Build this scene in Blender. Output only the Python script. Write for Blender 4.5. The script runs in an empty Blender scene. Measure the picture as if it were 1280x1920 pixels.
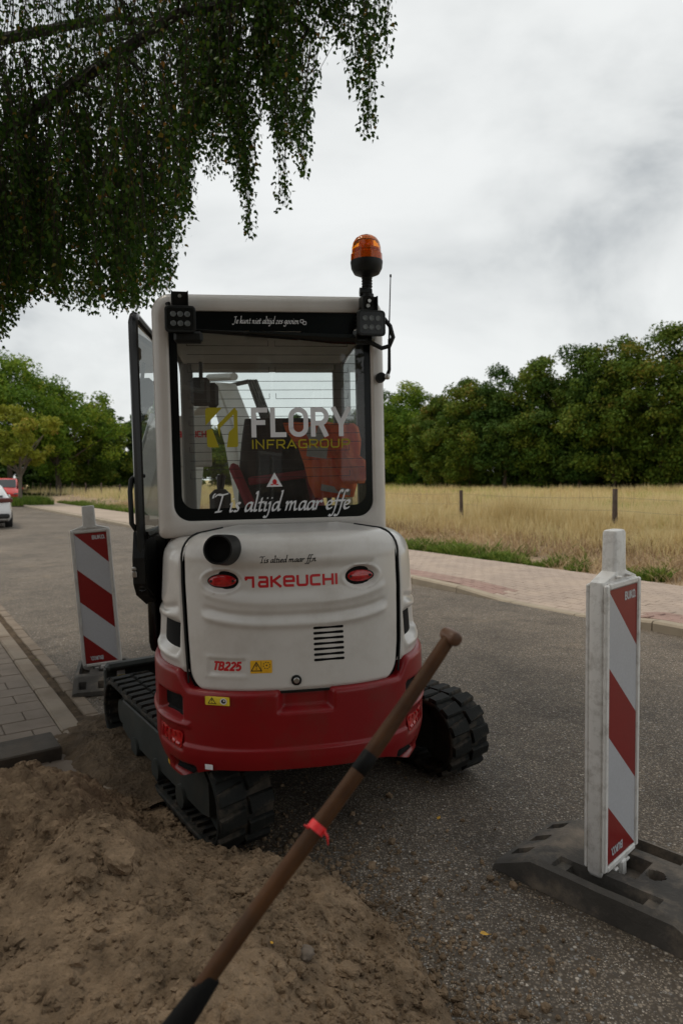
import bpy, math, random
import numpy as np
from mathutils import Vector, Matrix

# ------------------------------------------------------------------ camera, sky, sun
S = bpy.context.scene
COL = S.collection
rad = math.radians
cam_d = bpy.data.cameras.new('camera')
cam = bpy.data.objects.new('camera', cam_d)
COL.objects.link(cam)
cam.location = (0, 0, 1.6)
cam.rotation_euler = (rad(90) - math.atan(60 / 1280), 0, 0)
cam_d.sensor_fit = 'AUTO'
cam_d.sensor_width = 36
cam_d.lens = 24
cam_d.clip_end = 3000
cam_d.clip_start = 0.02
cam_d.dof.use_dof = True
cam_d.dof.focus_distance = 2.75
cam_d.dof.aperture_fstop = 3.7
S.camera = cam

SUN_EL, SUN_AZ = 60, -62          # elevation, and compass angle from +Y towards +X
W = bpy.data.worlds.new('World')
S.world = W
W.use_nodes = True
nt = W.node_tree
bg = nt.nodes['Background']
bg.inputs['Strength'].default_value = 0.1
sky = nt.nodes.new('ShaderNodeTexSky')
sky.sky_type = 'NISHITA'
sky.sun_disc = False
sky.sun_elevation = rad(SUN_EL)
sky.sun_rotation = rad(SUN_AZ)
tc = nt.nodes.new('ShaderNodeTexCoord')
mp = nt.nodes.new('ShaderNodeMapping')
mp.inputs['Scale'].default_value = (1.0, 1.0, 1.9)
mp.inputs['Location'].default_value = (3.1, 0.6, 1.7)
nt.links.new(tc.outputs['Generated'], mp.inputs['Vector'])
n1 = nt.nodes.new('ShaderNodeTexNoise')
n1.inputs['Scale'].default_value = 2.3
n1.inputs['Detail'].default_value = 9
n1.inputs['Roughness'].default_value = 0.52
n1.inputs['Distortion'].default_value = 0.35
nt.links.new(mp.outputs['Vector'], n1.inputs['Vector'])
r1 = nt.nodes.new('ShaderNodeValToRGB')
r1.color_ramp.interpolation = 'B_SPLINE'
e = r1.color_ramp.elements
e[0].position = 0.36
e[0].color = (.40, .43, .45, 1)
e[1].position = 0.63
e[1].color = (.97, .985, .97, 1)
em = e.new(0.47)
em.color = (.78, .80, .79, 1)
nt.links.new(n1.outputs['Fac'], r1.inputs['Fac'])
mx = nt.nodes.new('ShaderNodeMix')
mx.data_type = 'RGBA'
mx.inputs['Factor'].default_value = 0.93
nt.links.new(sky.outputs['Color'], mx.inputs['A'])
gain = nt.nodes.new('ShaderNodeVectorMath')
gain.operation = 'SCALE'
gain.inputs['Scale'].default_value = 8.5
nt.links.new(r1.outputs['Color'], gain.inputs[0])
nt.links.new(gain.outputs['Vector'], mx.inputs['B'])
nt.links.new(mx.outputs['Result'], bg.inputs['Color'])

sun_d = bpy.data.lights.new('sun', 'SUN')
sun_d.energy = 1.5
sun_d.angle = rad(18)
sun_d.color = (1.0, 0.90, 0.74)
sun = bpy.data.objects.new('sun', sun_d)
COL.objects.link(sun)
sun.location = (20, 20, 40)
sdir = Vector((math.sin(rad(SUN_AZ)) * math.cos(rad(SUN_EL)), math.cos(rad(SUN_AZ)) * math.cos(rad(SUN_EL)), math.sin(rad(SUN_EL))))
sun.rotation_euler = sdir.to_track_quat('Z', 'Y').to_euler()

S.view_settings.view_transform = 'Standard'
S.view_settings.look = 'None'
S.view_settings.exposure = 0.2
S.view_settings.gamma = 1.0
S.view_settings.use_curve_mapping = False
S.render.engine = 'CYCLES'
S.cycles.use_denoising = True
S.cycles.max_bounces = 10
S.cycles.transparent_max_bounces = 24
S.cycles.sample_clamp_indirect = 6

RNG = np.random.default_rng(7)
random.seed(7)
TH = rad(33.5)                                    # the road runs this far to the left of the view
TV = np.array([-math.sin(TH), math.cos(TH)])      # along the road
NV = np.array([math.cos(TH), math.sin(TH)])       # across it


def uv(u, v):
    return NV * u + TV * v


def xr_uv(x, y):
    return x * NV[0] + y * NV[1], x * TV[0] + y * TV[1]


# ------------------------------------------------------------------ helpers
def lat(ix, iy, seed):
    h = (ix * 374761393 + iy * 668265263 + seed * 974634777) & 0xFFFFFFFF
    h = ((h ^ (h >> 13)) * 1274126177) & 0xFFFFFFFF
    return ((h ^ (h >> 16)) & 0xFFFF) / 65535.0


def vnoise(x, y, seed=0):
    x = np.asarray(x, float)
    y = np.asarray(y, float)
    ix = np.floor(x).astype(np.int64)
    iy = np.floor(y).astype(np.int64)
    fx = x - ix
    fy = y - iy
    fx = fx * fx * (3 - 2 * fx)
    fy = fy * fy * (3 - 2 * fy)
    a = lat(ix, iy, seed)
    b = lat(ix + 1, iy, seed)
    c = lat(ix, iy + 1, seed)
    d = lat(ix + 1, iy + 1, seed)
    return (a * (1 - fx) + b * fx) * (1 - fy) + (c * (1 - fx) + d * fx) * fy


def fbm(x, y, octv=4, seed=0, gain=0.5):
    s = 0
    a = 1
    t = 0
    for k in range(octv):
        s = s + a * (vnoise(x * 2 ** k, y * 2 ** k, seed + k) - 0.5)
        t += a
        a *= gain
    return s / t


def tag(o, label=None, cat=None, group=None, kind=None):
    if label:
        o['label'] = label
    if cat:
        o['category'] = cat
    if group:
        o['group'] = group
    if kind:
        o['kind'] = kind
    return o


def link(name, me, parent=None):
    o = bpy.data.objects.new(name, me)
    COL.objects.link(o)
    if parent is not None:
        o.parent = parent
    return o


def empty(name, loc, rot=(0, 0, 0), parent=None):
    o = link(name, None, parent)
    o.location = loc
    o.rotation_euler = rot
    o.empty_display_size = 0.1
    return o


def np_mesh(name, V, Fc, mats, mi=None, smooth=True, attr=None, parent=None):
    """V (n,3); Fc (m,k) array of same-size faces"""
    V = np.asarray(V, np.float32)
    Fc = np.asarray(Fc, np.int32)
    me = bpy.data.meshes.new(name)
    me.vertices.add(len(V))
    me.vertices.foreach_set('co', V.ravel())
    k = Fc.shape[1]
    me.loops.add(Fc.size)
    me.loops.foreach_set('vertex_index', Fc.ravel())
    me.polygons.add(len(Fc))
    me.polygons.foreach_set('loop_start', np.arange(0, Fc.size, k, dtype=np.int32))
    me.polygons.foreach_set('loop_total', np.full(len(Fc), k, np.int32))
    if mi is not None:
        me.polygons.foreach_set('material_index', np.asarray(mi, np.int32))
    me.polygons.foreach_set('use_smooth', np.full(len(Fc), smooth, bool))
    if attr is not None:
        at = me.attributes.new('rnd', 'FLOAT', 'POINT')
        at.data.foreach_set('value', np.asarray(attr, np.float32))
    for m in (mats if isinstance(mats, (list, tuple)) else [mats]):
        me.materials.append(m)
    me.update(calc_edges=True)
    return link(name, me, parent)


class MB:
    def __init__(s, T=None):
        s.v = []
        s.f = []
        s.m = []
        s.T = T

    def add(s, vs, fs, mi=0):
        b = len(s.v)
        for p in vs:
            p = Vector(p)
            s.v.append(s.T @ p if s.T is not None else p)
        for f in fs:
            s.f.append([i + b for i in f])
            s.m.append(mi)

    def box(s, c, d, rot=None, mi=0, bev=0.0):
        """box with chamfered edges"""
        hx, hy, hz = d[0] / 2, d[1] / 2, d[2] / 2
        c = Vector(c)
        if bev <= 0:
            vs = [(x, y, z) for x in (-hx, hx) for y in (-hy, hy) for z in (-hz, hz)]
            fs = [(0, 1, 3, 2), (4, 6, 7, 5), (0, 4, 5, 1), (2, 3, 7, 6), (0, 2, 6, 4), (1, 5, 7, 3)]
        else:
            b = min(bev, hx * .95, hy * .95, hz * .95)
            vs = []
            idx = {}
            for sx in (-1, 1):
                for sy in (-1, 1):
                    for sz in (-1, 1):
                        for a in range(3):
                            p = [sx * (hx - b), sy * (hy - b), sz * (hz - b)]
                            p[a] = (sx * hx, sy * hy, sz * hz)[a]
                            idx[(sx, sy, sz, a)] = len(vs)
                            vs.append(tuple(p))
            fs = []
            for a in range(3):
                o1, o2 = [k for k in range(3) if k != a]
                for sg in (-1, 1):
                    q = []
                    for (p1, p2) in ((-1, -1), (1, -1), (1, 1), (-1, 1)):
                        t = [0, 0, 0]
                        t[a] = sg
                        t[o1] = p1
                        t[o2] = p2
                        q.append(idx[(t[0], t[1], t[2], a)])
                    fs.append(q)
            for a in range(3):            # edges along axis a
                o1, o2 = [k for k in range(3) if k != a]
                for p1 in (-1, 1):
                    for p2 in (-1, 1):
                        q = []
                        for (sg, ax) in ((-1, o1), (1, o1), (1, o2), (-1, o2)):
                            t = [0, 0, 0]
                            t[a] = sg
                            t[o1] = p1
                            t[o2] = p2
                            q.append(idx[(t[0], t[1], t[2], ax)])
                        fs.append(q)
            for sx in (-1, 1):
                for sy in (-1, 1):
                    for sz in (-1, 1):
                        fs.append([idx[(sx, sy, sz, a)] for a in range(3)])
        M = rot.to_3x3() if rot is not None else None
        vs = [(M @ Vector(p) if M is not None else Vector(p)) + c for p in vs]
        s.add(vs, fs, mi)

    def tube(s, pts, r, n=10, mi=0, caps=True):
        pts = [Vector(p) for p in pts]
        rs = r if isinstance(r, (list, tuple)) else [r] * len(pts)
        rings = []
        up = None
        for i, p in enumerate(pts):
            t = (pts[min(i + 1, len(pts) - 1)] - pts[max(i - 1, 0)]).normalized()
            if up is None:
                up = t.orthogonal().normalized()
            else:
                up = (up - t * up.dot(t))
                up = up.normalized() if up.length > 1e-6 else t.orthogonal().normalized()
            w = t.cross(up)
            rings.append([p + (up * math.cos(2 * math.pi * k / n) + w * math.sin(2 * math.pi * k / n)) * rs[i] for k in range(n)])
        s.loft(rings, mi, caps)

    def loft(s, rings, mi=0, caps=True, closed=True):
        n = len(rings[0])
        vs = [p for R in rings for p in R]
        fs = []
        kk = n if closed else n - 1
        for i in range(len(rings) - 1):
            for k in range(kk):
                k2 = (k + 1) % n
                fs.append((i * n + k, i * n + k2, (i + 1) * n + k2, (i + 1) * n + k))
        if caps and closed:
            fs.append(list(range(n))[::-1])
            fs.append([(len(rings) - 1) * n + k for k in range(n)])
        s.add(vs, fs, mi)

    def lathe(s, prof, c=(0, 0, 0), axis='Z', n=28, mi=0, R=None):
        """prof: list of (r, h)"""
        rings = []
        c = Vector(c)
        for (r, h) in prof:
            ring = []
            for k in range(n):
                a = 2 * math.pi * k / n
                p = {'Z': (r * math.cos(a), r * math.sin(a), h), 'Y': (r * math.cos(a), h, r * math.sin(a)), 'X': (h, r * math.cos(a), r * math.sin(a))}[axis]
                p = Vector(p)
                if R is not None:
                    p = R @ p
                ring.append(p + c)
            rings.append(ring)
        s.loft(rings, mi, True)

    def prism(s, poly, a, b, mi=0):
        """poly: list of 3-D points, extruded by vector b-a"""
        d = Vector(b) - Vector(a)
        n = len(poly)
        vs = [Vector(p) for p in poly] + [Vector(p) + d for p in poly]
        fs = [list(range(n))[::-1], list(range(n, 2 * n))] + [(k, (k + 1) % n, n + (k + 1) % n, n + k) for k in range(n)]
        s.add(vs, fs, mi)

    def grid(s, P, mi=0):
        """P: rows of points"""
        n = len(P[0])
        vs = [p for r in P for p in r]
        fs = [(i * n + k, i * n + k + 1, (i + 1) * n + k + 1, (i + 1) * n + k) for i in range(len(P) - 1) for k in range(n - 1)]
        s.add(vs, fs, mi)

    def build(s, name, mats, parent=None, smooth=False, sharp=38):
        me = bpy.data.meshes.new(name)
        me.from_pydata([tuple(p) for p in s.v], [], s.f)
        for m in (mats if isinstance(mats, (list, tuple)) else [mats]):
            me.materials.append(m)
        me.polygons.foreach_set('material_index', s.m)
        if smooth:
            me.polygons.foreach_set('use_smooth', [True] * len(me.polygons))
            me.set_sharp_from_angle(angle=rad(sharp))
        me.update()
        return link(name, me, parent)


def rrect(x0, x1, z0, z1, r, n=8, f=None):
    """rounded rectangle outline, counter-clockwise; r = (bl, br, tr, tl) or a number"""
    if not isinstance(r, (list, tuple)):
        r = (r, r, r, r)
    cs = [(x0 + r[0], z0 + r[0], 180, r[0]), (x1 - r[1], z0 + r[1], 270, r[1]), (x1 - r[2], z1 - r[2], 0, r[2]), (x0 + r[3], z1 - r[3], 90, r[3])]
    out = []
    for (cx, cz, a0, rr) in cs:
        for k in range(n + 1):
            a = rad(a0 + 90 * k / n)
            out.append((cx + rr * math.cos(a), cz + rr * math.sin(a)))
    return [f(*p) for p in out] if f else out


# ------------------------------------------------------------------ materials
def mat(name, col, rough=0.6, metal=0.0, var=0.0, vscale=8.0, bump=0.0, bscale=60.0, spec=0.5, coat=0.0, col2=None, dirt=0.0, dcol=(0.1, 0.075, 0.05), dscale=3.0, attr=None, trans=None, bdet=5, obj=True, vdet=4, vrough=.6):
    m = bpy.data.materials.new(name)
    m.use_nodes = True
    t = m.node_tree
    b = t.nodes['Principled BSDF']
    b.inputs['Roughness'].default_value = rough
    b.inputs['Metallic'].default_value = metal
    b.inputs['Specular IOR Level'].default_value = spec
    b.inputs['Coat Weight'].default_value = coat
    b.inputs['Coat Roughness'].default_value = 0.08
    b.inputs['Base Color'].default_value = (*col, 1)
    L = t.links.new
    co = t.nodes.new('ShaderNodeTexCoord')
    vec = co.outputs['Object'] if obj else co.outputs['Generated']
    if not obj:
        g = t.nodes.new('ShaderNodeNewGeometry')
        vec = g.outputs['Position']
    cur = None
    if attr:
        a = t.nodes.new('ShaderNodeAttribute')
        a.attribute_name = 'rnd'
        rp = t.nodes.new('ShaderNodeValToRGB')
        el = rp.color_ramp.elements
        el[0].position, el[0].color = attr[0][0], (*attr[0][1], 1)
        el[1].position, el[1].color = attr[-1][0], (*attr[-1][1], 1)
        for (p, c) in attr[1:-1]:
            q = el.new(p)
            q.color = (*c, 1)
        L(a.outputs['Fac'], rp.inputs['Fac'])
        cur = rp.outputs['Color']
    elif var > 0 or col2:
        n = t.nodes.new('ShaderNodeTexNoise')
        n.inputs['Scale'].default_value = vscale
        n.inputs['Detail'].default_value = vdet
        n.inputs['Roughness'].default_value = vrough
        L(vec, n.inputs['Vector'])
        rp = t.nodes.new('ShaderNodeValToRGB')
        el = rp.color_ramp.elements
        c2 = col2 or tuple(min(1, c * (1 + var)) for c in col)
        c1 = tuple(c * (1 - var) for c in col)
        el[0].position, el[0].color = 0.32, (*c1, 1)
        el[1].position, el[1].color = 0.68, (*c2, 1)
        L(n.outputs['Fac'], rp.inputs['Fac'])
        cur = rp.outputs['Color']
    if dirt > 0:
        n = t.nodes.new('ShaderNodeTexNoise')
        n.inputs['Scale'].default_value = dscale
        n.inputs['Detail'].default_value = 8
        n.inputs['Roughness'].default_value = 0.7
        L(vec, n.inputs['Vector'])
        mr = t.nodes.new('ShaderNodeMapRange')
        mr.inputs['From Min'].default_value = 0.48
        mr.inputs['From Max'].default_value = 0.72
        mr.inputs['To Max'].default_value = dirt
        L(n.outputs['Fac'], mr.inputs['Value'])
        mi = t.nodes.new('ShaderNodeMix')
        mi.data_type = 'RGBA'
        L(mr.outputs['Result'], mi.inputs['Factor'])
        if cur is not None:
            L(cur, mi.inputs['A'])
        else:
            mi.inputs['A'].default_value = (*col, 1)
        mi.inputs['B'].default_value = (*dcol, 1)
        cur = mi.outputs['Result']
    if cur is not None:
        L(cur, b.inputs['Base Color'])
    if bump > 0:
        n = t.nodes.new('ShaderNodeTexNoise')
        n.inputs['Scale'].default_value = bscale
        n.inputs['Detail'].default_value = bdet
        L(vec, n.inputs['Vector'])
        bp = t.nodes.new('ShaderNodeBump')
        bp.inputs['Strength'].default_value = 1.0
        bp.inputs['Distance'].default_value = bump
        L(n.outputs['Fac'], bp.inputs['Height'])
        L(bp.outputs['Normal'], b.inputs['Normal'])
    if trans:
        out = t.nodes['Material Output']
        tl = t.nodes.new('ShaderNodeBsdfTranslucent')
        if cur is not None:
            L(cur, tl.inputs['Color'])
        ms = t.nodes.new('ShaderNodeMixShader')
        ms.inputs[0].default_value = trans
        L(b.outputs[0], ms.inputs[1])
        L(tl.outputs[0], ms.inputs[2])
        L(ms.outputs[0], out.inputs['Surface'])
    return m


def glass_mat(name, tint, refl=1.0, rough=0.0, film=0.0):
    m = bpy.data.materials.new(name)
    m.use_nodes = True
    t = m.node_tree
    t.nodes.remove(t.nodes['Principled BSDF'])
    L = t.links.new
    tr = t.nodes.new('ShaderNodeBsdfTransparent')
    tr.inputs['Color'].default_value = (*tint, 1)
    gl = t.nodes.new('ShaderNodeBsdfGlossy')
    gl.inputs['Roughness'].default_value = rough
    fr = t.nodes.new('ShaderNodeFresnel')
    fr.inputs['IOR'].default_value = 1.5
    mu = t.nodes.new('ShaderNodeMath')
    mu.operation = 'MULTIPLY'
    mu.inputs[1].default_value = refl
    ms = t.nodes.new('ShaderNodeMixShader')
    L(fr.outputs[0], mu.inputs[0])
    L(mu.outputs[0], ms.inputs[0])
    L(tr.outputs[0], ms.inputs[1])
    L(gl.outputs[0], ms.inputs[2])
    out = ms.outputs[0]
    if film > 0:
        # thin uneven film of painted haze, standing in for reflections on the pane
        co = t.nodes.new('ShaderNodeTexCoord')
        n = t.nodes.new('ShaderNodeTexNoise')
        n.inputs['Scale'].default_value = 3.5
        n.inputs['Detail'].default_value = 8
        n.inputs['Roughness'].default_value = .68
        L(co.outputs['Object'], n.inputs['Vector'])
        mr = t.nodes.new('ShaderNodeMapRange')
        mr.inputs['From Min'].default_value = .35
        mr.inputs['From Max'].default_value = .75
        mr.inputs['To Min'].default_value = film * .35
        mr.inputs['To Max'].default_value = film * 2
        L(n.outputs['Fac'], mr.inputs['Value'])
        df = t.nodes.new('ShaderNodeBsdfDiffuse')
        df.inputs['Color'].default_value = (.62, .58, .52, 1)
        m2 = t.nodes.new('ShaderNodeMixShader')
        L(mr.outputs['Result'], m2.inputs[0])
        L(out, m2.inputs[1])
        L(df.outputs[0], m2.inputs[2])
        out = m2.outputs[0]
    L(out, t.nodes['Material Output'].inputs['Surface'])
    return m


def asphalt_mat():
    m = bpy.data.materials.new('asphalt')
    m.use_nodes = True
    t = m.node_tree
    b = t.nodes['Principled BSDF']
    L = t.links.new
    N = t.nodes.new
    g = N('ShaderNodeNewGeometry')

    def noise(scale, det=6, ro=.6):
        n = N('ShaderNodeTexNoise')
        n.inputs['Scale'].default_value = scale
        n.inputs['Detail'].default_value = det
        n.inputs['Roughness'].default_value = ro
        L(g.outputs['Position'], n.inputs['Vector'])
        return n.outputs['Fac']

    def remap(f, a, c, d, e_):
        r = N('ShaderNodeMapRange')
        for nm, v in (('From Min', a), ('From Max', c), ('To Min', d), ('To Max', e_)):
            r.inputs[nm].default_value = v
        L(f, r.inputs['Value'])
        return r.outputs['Result']

    def mixc(bt, f, a, c):
        x = N('ShaderNodeMix')
        x.data_type = 'RGBA'
        x.blend_type = bt
        for nm, v in (('Factor', f), ('A', a), ('B', c)):
            if isinstance(v, (int, float)):
                x.inputs[nm].default_value = v
            elif isinstance(v, tuple):
                x.inputs[nm].default_value = (*v, 1)
            else:
                L(v, x.inputs[nm])
        return x.outputs['Result']
    cols = []
    dist = []
    for sc in (72, 150):
        vo = N('ShaderNodeTexVoronoi')
        vo.inputs['Scale'].default_value = sc
        L(g.outputs['Position'], vo.inputs['Vector'])
        sp = N('ShaderNodeSeparateColor')
        L(vo.outputs['Color'], sp.inputs[0])
        rp = N('ShaderNodeValToRGB')
        rp.color_ramp.interpolation = 'CONSTANT'
        el = rp.color_ramp.elements
        el[0].position, el[0].color = 0.0, (0.087, 0.075, 0.063, 1)
        el[1].position, el[1].color = 0.95, (0.513, 0.457, 0.392, 1)
        for p, c in ((.28, (0.168, 0.138, 0.109, 1)), (.52, (0.254, 0.210, 0.164, 1)), (.76, (0.378, 0.313, 0.244, 1)), (.88, (0.291, 0.283, 0.272, 1))):
            q = el.new(p)
            q.color = c
        L(sp.outputs[0], rp.inputs['Fac'])
        gap = remap(vo.outputs['Distance'], .30, .60, 0, 1)
        cols.append(mixc('MIX', gap, rp.outputs['Color'], (.085, .067, .050)))
        dist.append(vo.outputs['Distance'])
    sel = remap(noise(38, 2, .5), .42, .54, 0, 1)
    base = mixc('MIX', sel, cols[0], cols[1])
    base = mixc('MULTIPLY', 1, base, remap(noise(.55, 8, .66), .3, .7, .66, 1.30))
    base = mixc('MULTIPLY', 1, base, remap(noise(2.6, 6, .7), .34, .5, .72, 1.0))
    # sandy dust trodden about
    base = mixc('MIX', remap(noise(1.15, 9, .72), .56, .74, 0, .42), base, (.32, .245, .165))
    L(base, b.inputs['Base Color'])
    b.inputs['Roughness'].default_value = 0.75
    b.inputs['Specular IOR Level'].default_value = 0.3
    bp = N('ShaderNodeBump')
    bp.inputs['Distance'].default_value = 0.005
    bp.inputs['Strength'].default_value = 0.8
    bp.invert = True
    L(dist[0], bp.inputs['Height'])
    L(bp.outputs['Normal'], b.inputs['Normal'])
    return m


def sand_mat(name, dark, light, scale=5):
    m = mat(name, dark, 0.95, col2=light, vscale=scale, bump=0.02, bscale=48, spec=0.15, vdet=8, bdet=10, vrough=.7, obj=False)
    return m


M = dict(
    asphalt=asphalt_mat(),
    white=mat('white_paint', (.62, .59, .555), .3, var=.04, vscale=1.5, coat=.4, dirt=.3, dscale=4, dcol=(.30, .25, .19)),
    cabwhite=mat('cab_paint', (.57, .54, .505), .32, var=.04, vscale=1.5, coat=.25, dirt=.22, dscale=4, dcol=(.30, .25, .19)),
    red=mat('red_paint', (.235, .005, .008), .36, spec=.35, var=.08, vscale=3, coat=.12, dirt=.5, dscale=5, dcol=(.13, .045, .03)),
    black=mat('black_plastic', (.009, .010, .0095), .5, spec=.3, var=.2, vscale=20),
    blackgloss=mat('black_gloss', (.006, .007, .007), .22, spec=.35, var=.1, vscale=8),
    frit=mat('black_print', (.006, .008, .008), .15, spec=.2, var=.1, vscale=6),
    rubber=mat('track_rubber', (.012, .013, .012), .75, spec=.25, var=.3, vscale=14, dirt=.9, dcol=(.105, .080, .057), dscale=7, bump=.002, bscale=90),
    frame=mat('frame_metal', (.03, .034, .031), .6, spec=.3, var=.2, vscale=7, dirt=.4, dcol=(.09, .07, .05), dscale=6),
    dark=mat('dark_shell', (.006, .006, .006), .8, spec=.15, var=.1, vscale=5),
    steel=mat('bare_steel', (.45, .44, .42), .35, 1.0, var=.1, vscale=20),
    boom=mat('boom_paint', (.50, .47, .43), .4, var=.05, vscale=4, dirt=.2),
    interior=mat('cab_trim', (.12, .115, .105), .7, var=.12, vscale=10, bump=.0006, bscale=300),
    headliner=mat('headliner', (.42, .40, .37), .85, var=.08, vscale=6),
    seat=mat('seat_fabric', (.016, .016, .016), .9, var=.25, vscale=30, bump=.001, bscale=400),
    seatred=mat('red_fabric', (.30, .028, .04), .85, var=.12, vscale=25, bump=.0008, bscale=400),
    orange=mat('hivis_fabric', (1.0, .25, .07), .8, trans=.45, var=.1, vscale=14, bump=.004, bscale=22),
    greytape=mat('reflective_tape', (.42, .43, .42), .45, var=.1, vscale=30),
    letw=mat('white_vinyl', (.74, .74, .76), .5, var=.02, vscale=4),
    letr=mat('red_vinyl', (.52, .012, .018), .4, var=.04, vscale=4),
    letk=mat('black_vinyl', (.012, .012, .012), .5, var=.1, vscale=4),
    lety=mat('yellow_green_vinyl', (.37, .31, .006), .5, var=.04, vscale=4),
    sticker=mat('yellow_sticker', (.78, .42, .015), .45, var=.06, vscale=8),
    sticker2=mat('bright_yellow_sticker', (.8, .62, .04), .45, var=.06, vscale=8),
    wire=mat('heating_wire', (.01, .01, .01), .5, var=.1, vscale=8),
    redlens=mat('red_lens', (.42, .008, .01), .15, var=.25, vscale=60, coat=.6),
    amberbase=mat('amber_plastic', (.55, .10, .015), .25, var=.2, vscale=60, coat=.5),
    led=mat('led_reflector', (.10, .11, .11), .25, var=.3, vscale=60),
    bwhite=mat('white_plastic', (.80, .785, .76), .45, var=.04, vscale=4, dirt=.7, dcol=(.34, .31, .27), dscale=19),
    bgrey=mat('shaded_white_plastic', (.60, .585, .56), .5, var=.06, vscale=4, dirt=.6, dcol=(.30, .27, .24), dscale=8),  # board white greyed to paint in shade, dirt noise on top
    stripew=mat('white_reflective_sheet', (.52, .53, .56), .35, var=.06, vscale=90, dirt=.15, dcol=(.35, .34, .34), dscale=5),
    striper=mat('red_reflective_sheet', (.25, .012, .012), .35, var=.05, vscale=40, dirt=.2, dcol=(.16, .02, .018), dscale=5),
    foot=mat('recycled_rubber', (.07, .063, .055), .85, var=.3, vscale=5, dirt=1.0, dcol=(.25, .20, .15), dscale=4.5, bump=.003, bscale=70),
    wood=mat('wood_handle', (.042, .017, .007), .6, spec=.2, col2=(.10, .043, .016), vscale=9, dirt=.5, dcol=(.05, .035, .022), dscale=14, bump=.0006, bscale=40),
    woodworn=mat('worn_wood_grip', (.075, .036, .022), .4, spec=.3, col2=(.17, .09, .055), vscale=9, bump=.0006, bscale=40),
    tape=mat('black_tape', (.006, .006, .006), .6, spec=.15, var=.2, vscale=30),
    redtape=mat('red_tape', (.78, .03, .035), .5, var=.12, vscale=40),
    sand=sand_mat('sand', (.10, .070, .045), (.335, .238, .153)),
    soil=sand_mat('dark_soil', (.050, .037, .026), (.16, .115, .075), 6),
    slab=mat('paving_slab', (.19, .152, .12), .85, var=.12, vscale=3, bump=.0015, bscale=90, dirt=.55, dcol=(.105, .078, .052), dscale=2.6, obj=False),
    kerb=mat('kerb_concrete', (.24, .195, .148), .85, var=.12, vscale=4, bump=.002, bscale=80, dirt=.7, dcol=(.16, .11, .068), dscale=2.6, obj=False),
    gutter=mat('gutter_brick', (.205, .160, .118), .85, var=.15, vscale=5, bump=.002, bscale=80, dirt=.6, dcol=(.145, .1, .062), dscale=3, obj=False),
    pink=mat('pink_brick', (.37, .295, .245), .85, var=.12, vscale=2.2, bump=.0015, bscale=60, dirt=.3, dcol=(.46, .36, .26), dscale=1.1, obj=False),
    redbrick=mat('red_brick', (.30, .195, .165), .85, var=.15, vscale=3, bump=.0015, bscale=60, dirt=.4, dcol=(.30, .24, .18), dscale=1.4, obj=False),
    joint=mat('joint_sand', (.16, .125, .09), .95, var=.2, vscale=8, obj=False),
    kerbr=mat('pale_kerb', (.34, .285, .215), .85, var=.1, vscale=4, bump=.002, bscale=60, dirt=.4, dcol=(.25, .2, .14), dscale=3, obj=False),
    path=mat('pale_path', (.36, .29, .23), .9, var=.12, vscale=.6, obj=False),
    earth=mat('bank_earth', (.15, .108, .072), .95, col2=(.40, .29, .18), vscale=1.8, vdet=9, bump=.05, bscale=7, obj=False),
    field=mat('field_ground', (.40, .30, .14), .95, col2=(.55, .42, .19), vscale=.35, vdet=9, obj=False),
    turf=mat('verge_turf', (.07, .085, .025), .95, col2=(.20, .16, .07), vscale=.8, vdet=8, obj=False),
    darkslab=mat('dirty_slab', (.055, .046, .037), .85, var=.3, vscale=9, bump=.003, bscale=60, dirt=.6, dcol=(.095, .07, .048), dscale=6),  # dark slab tone, dirt noise on top
    post=mat('weathered_post', (.085, .06, .048), .9, var=.3, vscale=9, bump=.004, bscale=30),
    fwire=mat('fence_wire', (.20, .19, .17), .5, .6, var=.1),
    bark=mat('bark', (.075, .058, .043), .9, var=.35, vscale=6, bump=.02, bscale=9),
    barkgrey=mat('grey_bark', (.17, .14, .11), .9, var=.3, vscale=5, bump=.01, bscale=9),
    birchbark=mat('birch_bark', (.05, .042, .034), .85, var=.5, vscale=7, bump=.008, bscale=12),
    twig=mat('birch_twig', (.035, .024, .017), .8, var=.2, vscale=9),
    carwhite=mat('white_car_paint', (.78, .79, .80), .2, var=.02, coat=.6),
    carred=mat('red_car_paint', (.62, .03, .025), .25, var=.03, coat=.5),
    cardark=mat('car_trim', (.015, .015, .016), .5, var=.1),
    carglass=mat('car_glass', (.02, .025, .028), .04, var=.05, spec=.8),
    tintlens=mat('tinted_tail_lens', (.09, .008, .012), .15, var=.2, vscale=30, coat=.5),
    tyre=mat('tyre_rubber', (.02, .02, .02), .8, var=.2),
    rim=mat('wheel_rim', (.4, .4, .41), .3, .8, var=.05),
    plate=mat('yellow_plate', (.75, .5, .05), .5, var=.03),
)
M['birchleaf'] = mat('birch_leaf', (.05, .08, .02), .6, spec=.12, trans=.3, attr=[(0, (.020, .052, .008)), (.55, (.040, .090, .012)), (.94, (.078, .135, .018)), (.98, (.20, .14, .025)), (1, (.26, .13, .03))])
M['leafA'] = mat('tree_leaf', (.05, .08, .02), .65, spec=.12, trans=.22, attr=[(0, (.036, .082, .012)), (.5, (.082, .135, .017)), (.85, (.145, .185, .026)), (1, (.21, .17, .033))])
M['leafB'] = mat('bright_tree_leaf', (.05, .08, .02), .65, spec=.12, trans=.25, attr=[(0, (.05, .12, .014)), (.5, (.115, .20, .022)), (.85, (.21, .29, .03)), (1, (.29, .31, .045))])
M['leafC'] = mat('yellowing_leaf', (.05, .08, .02), .65, spec=.12, trans=.3, attr=[(0, (.14, .18, .02)), (.5, (.24, .27, .03)), (.88, (.32, .32, .045)), (1, (.40, .22, .06))])
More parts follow.
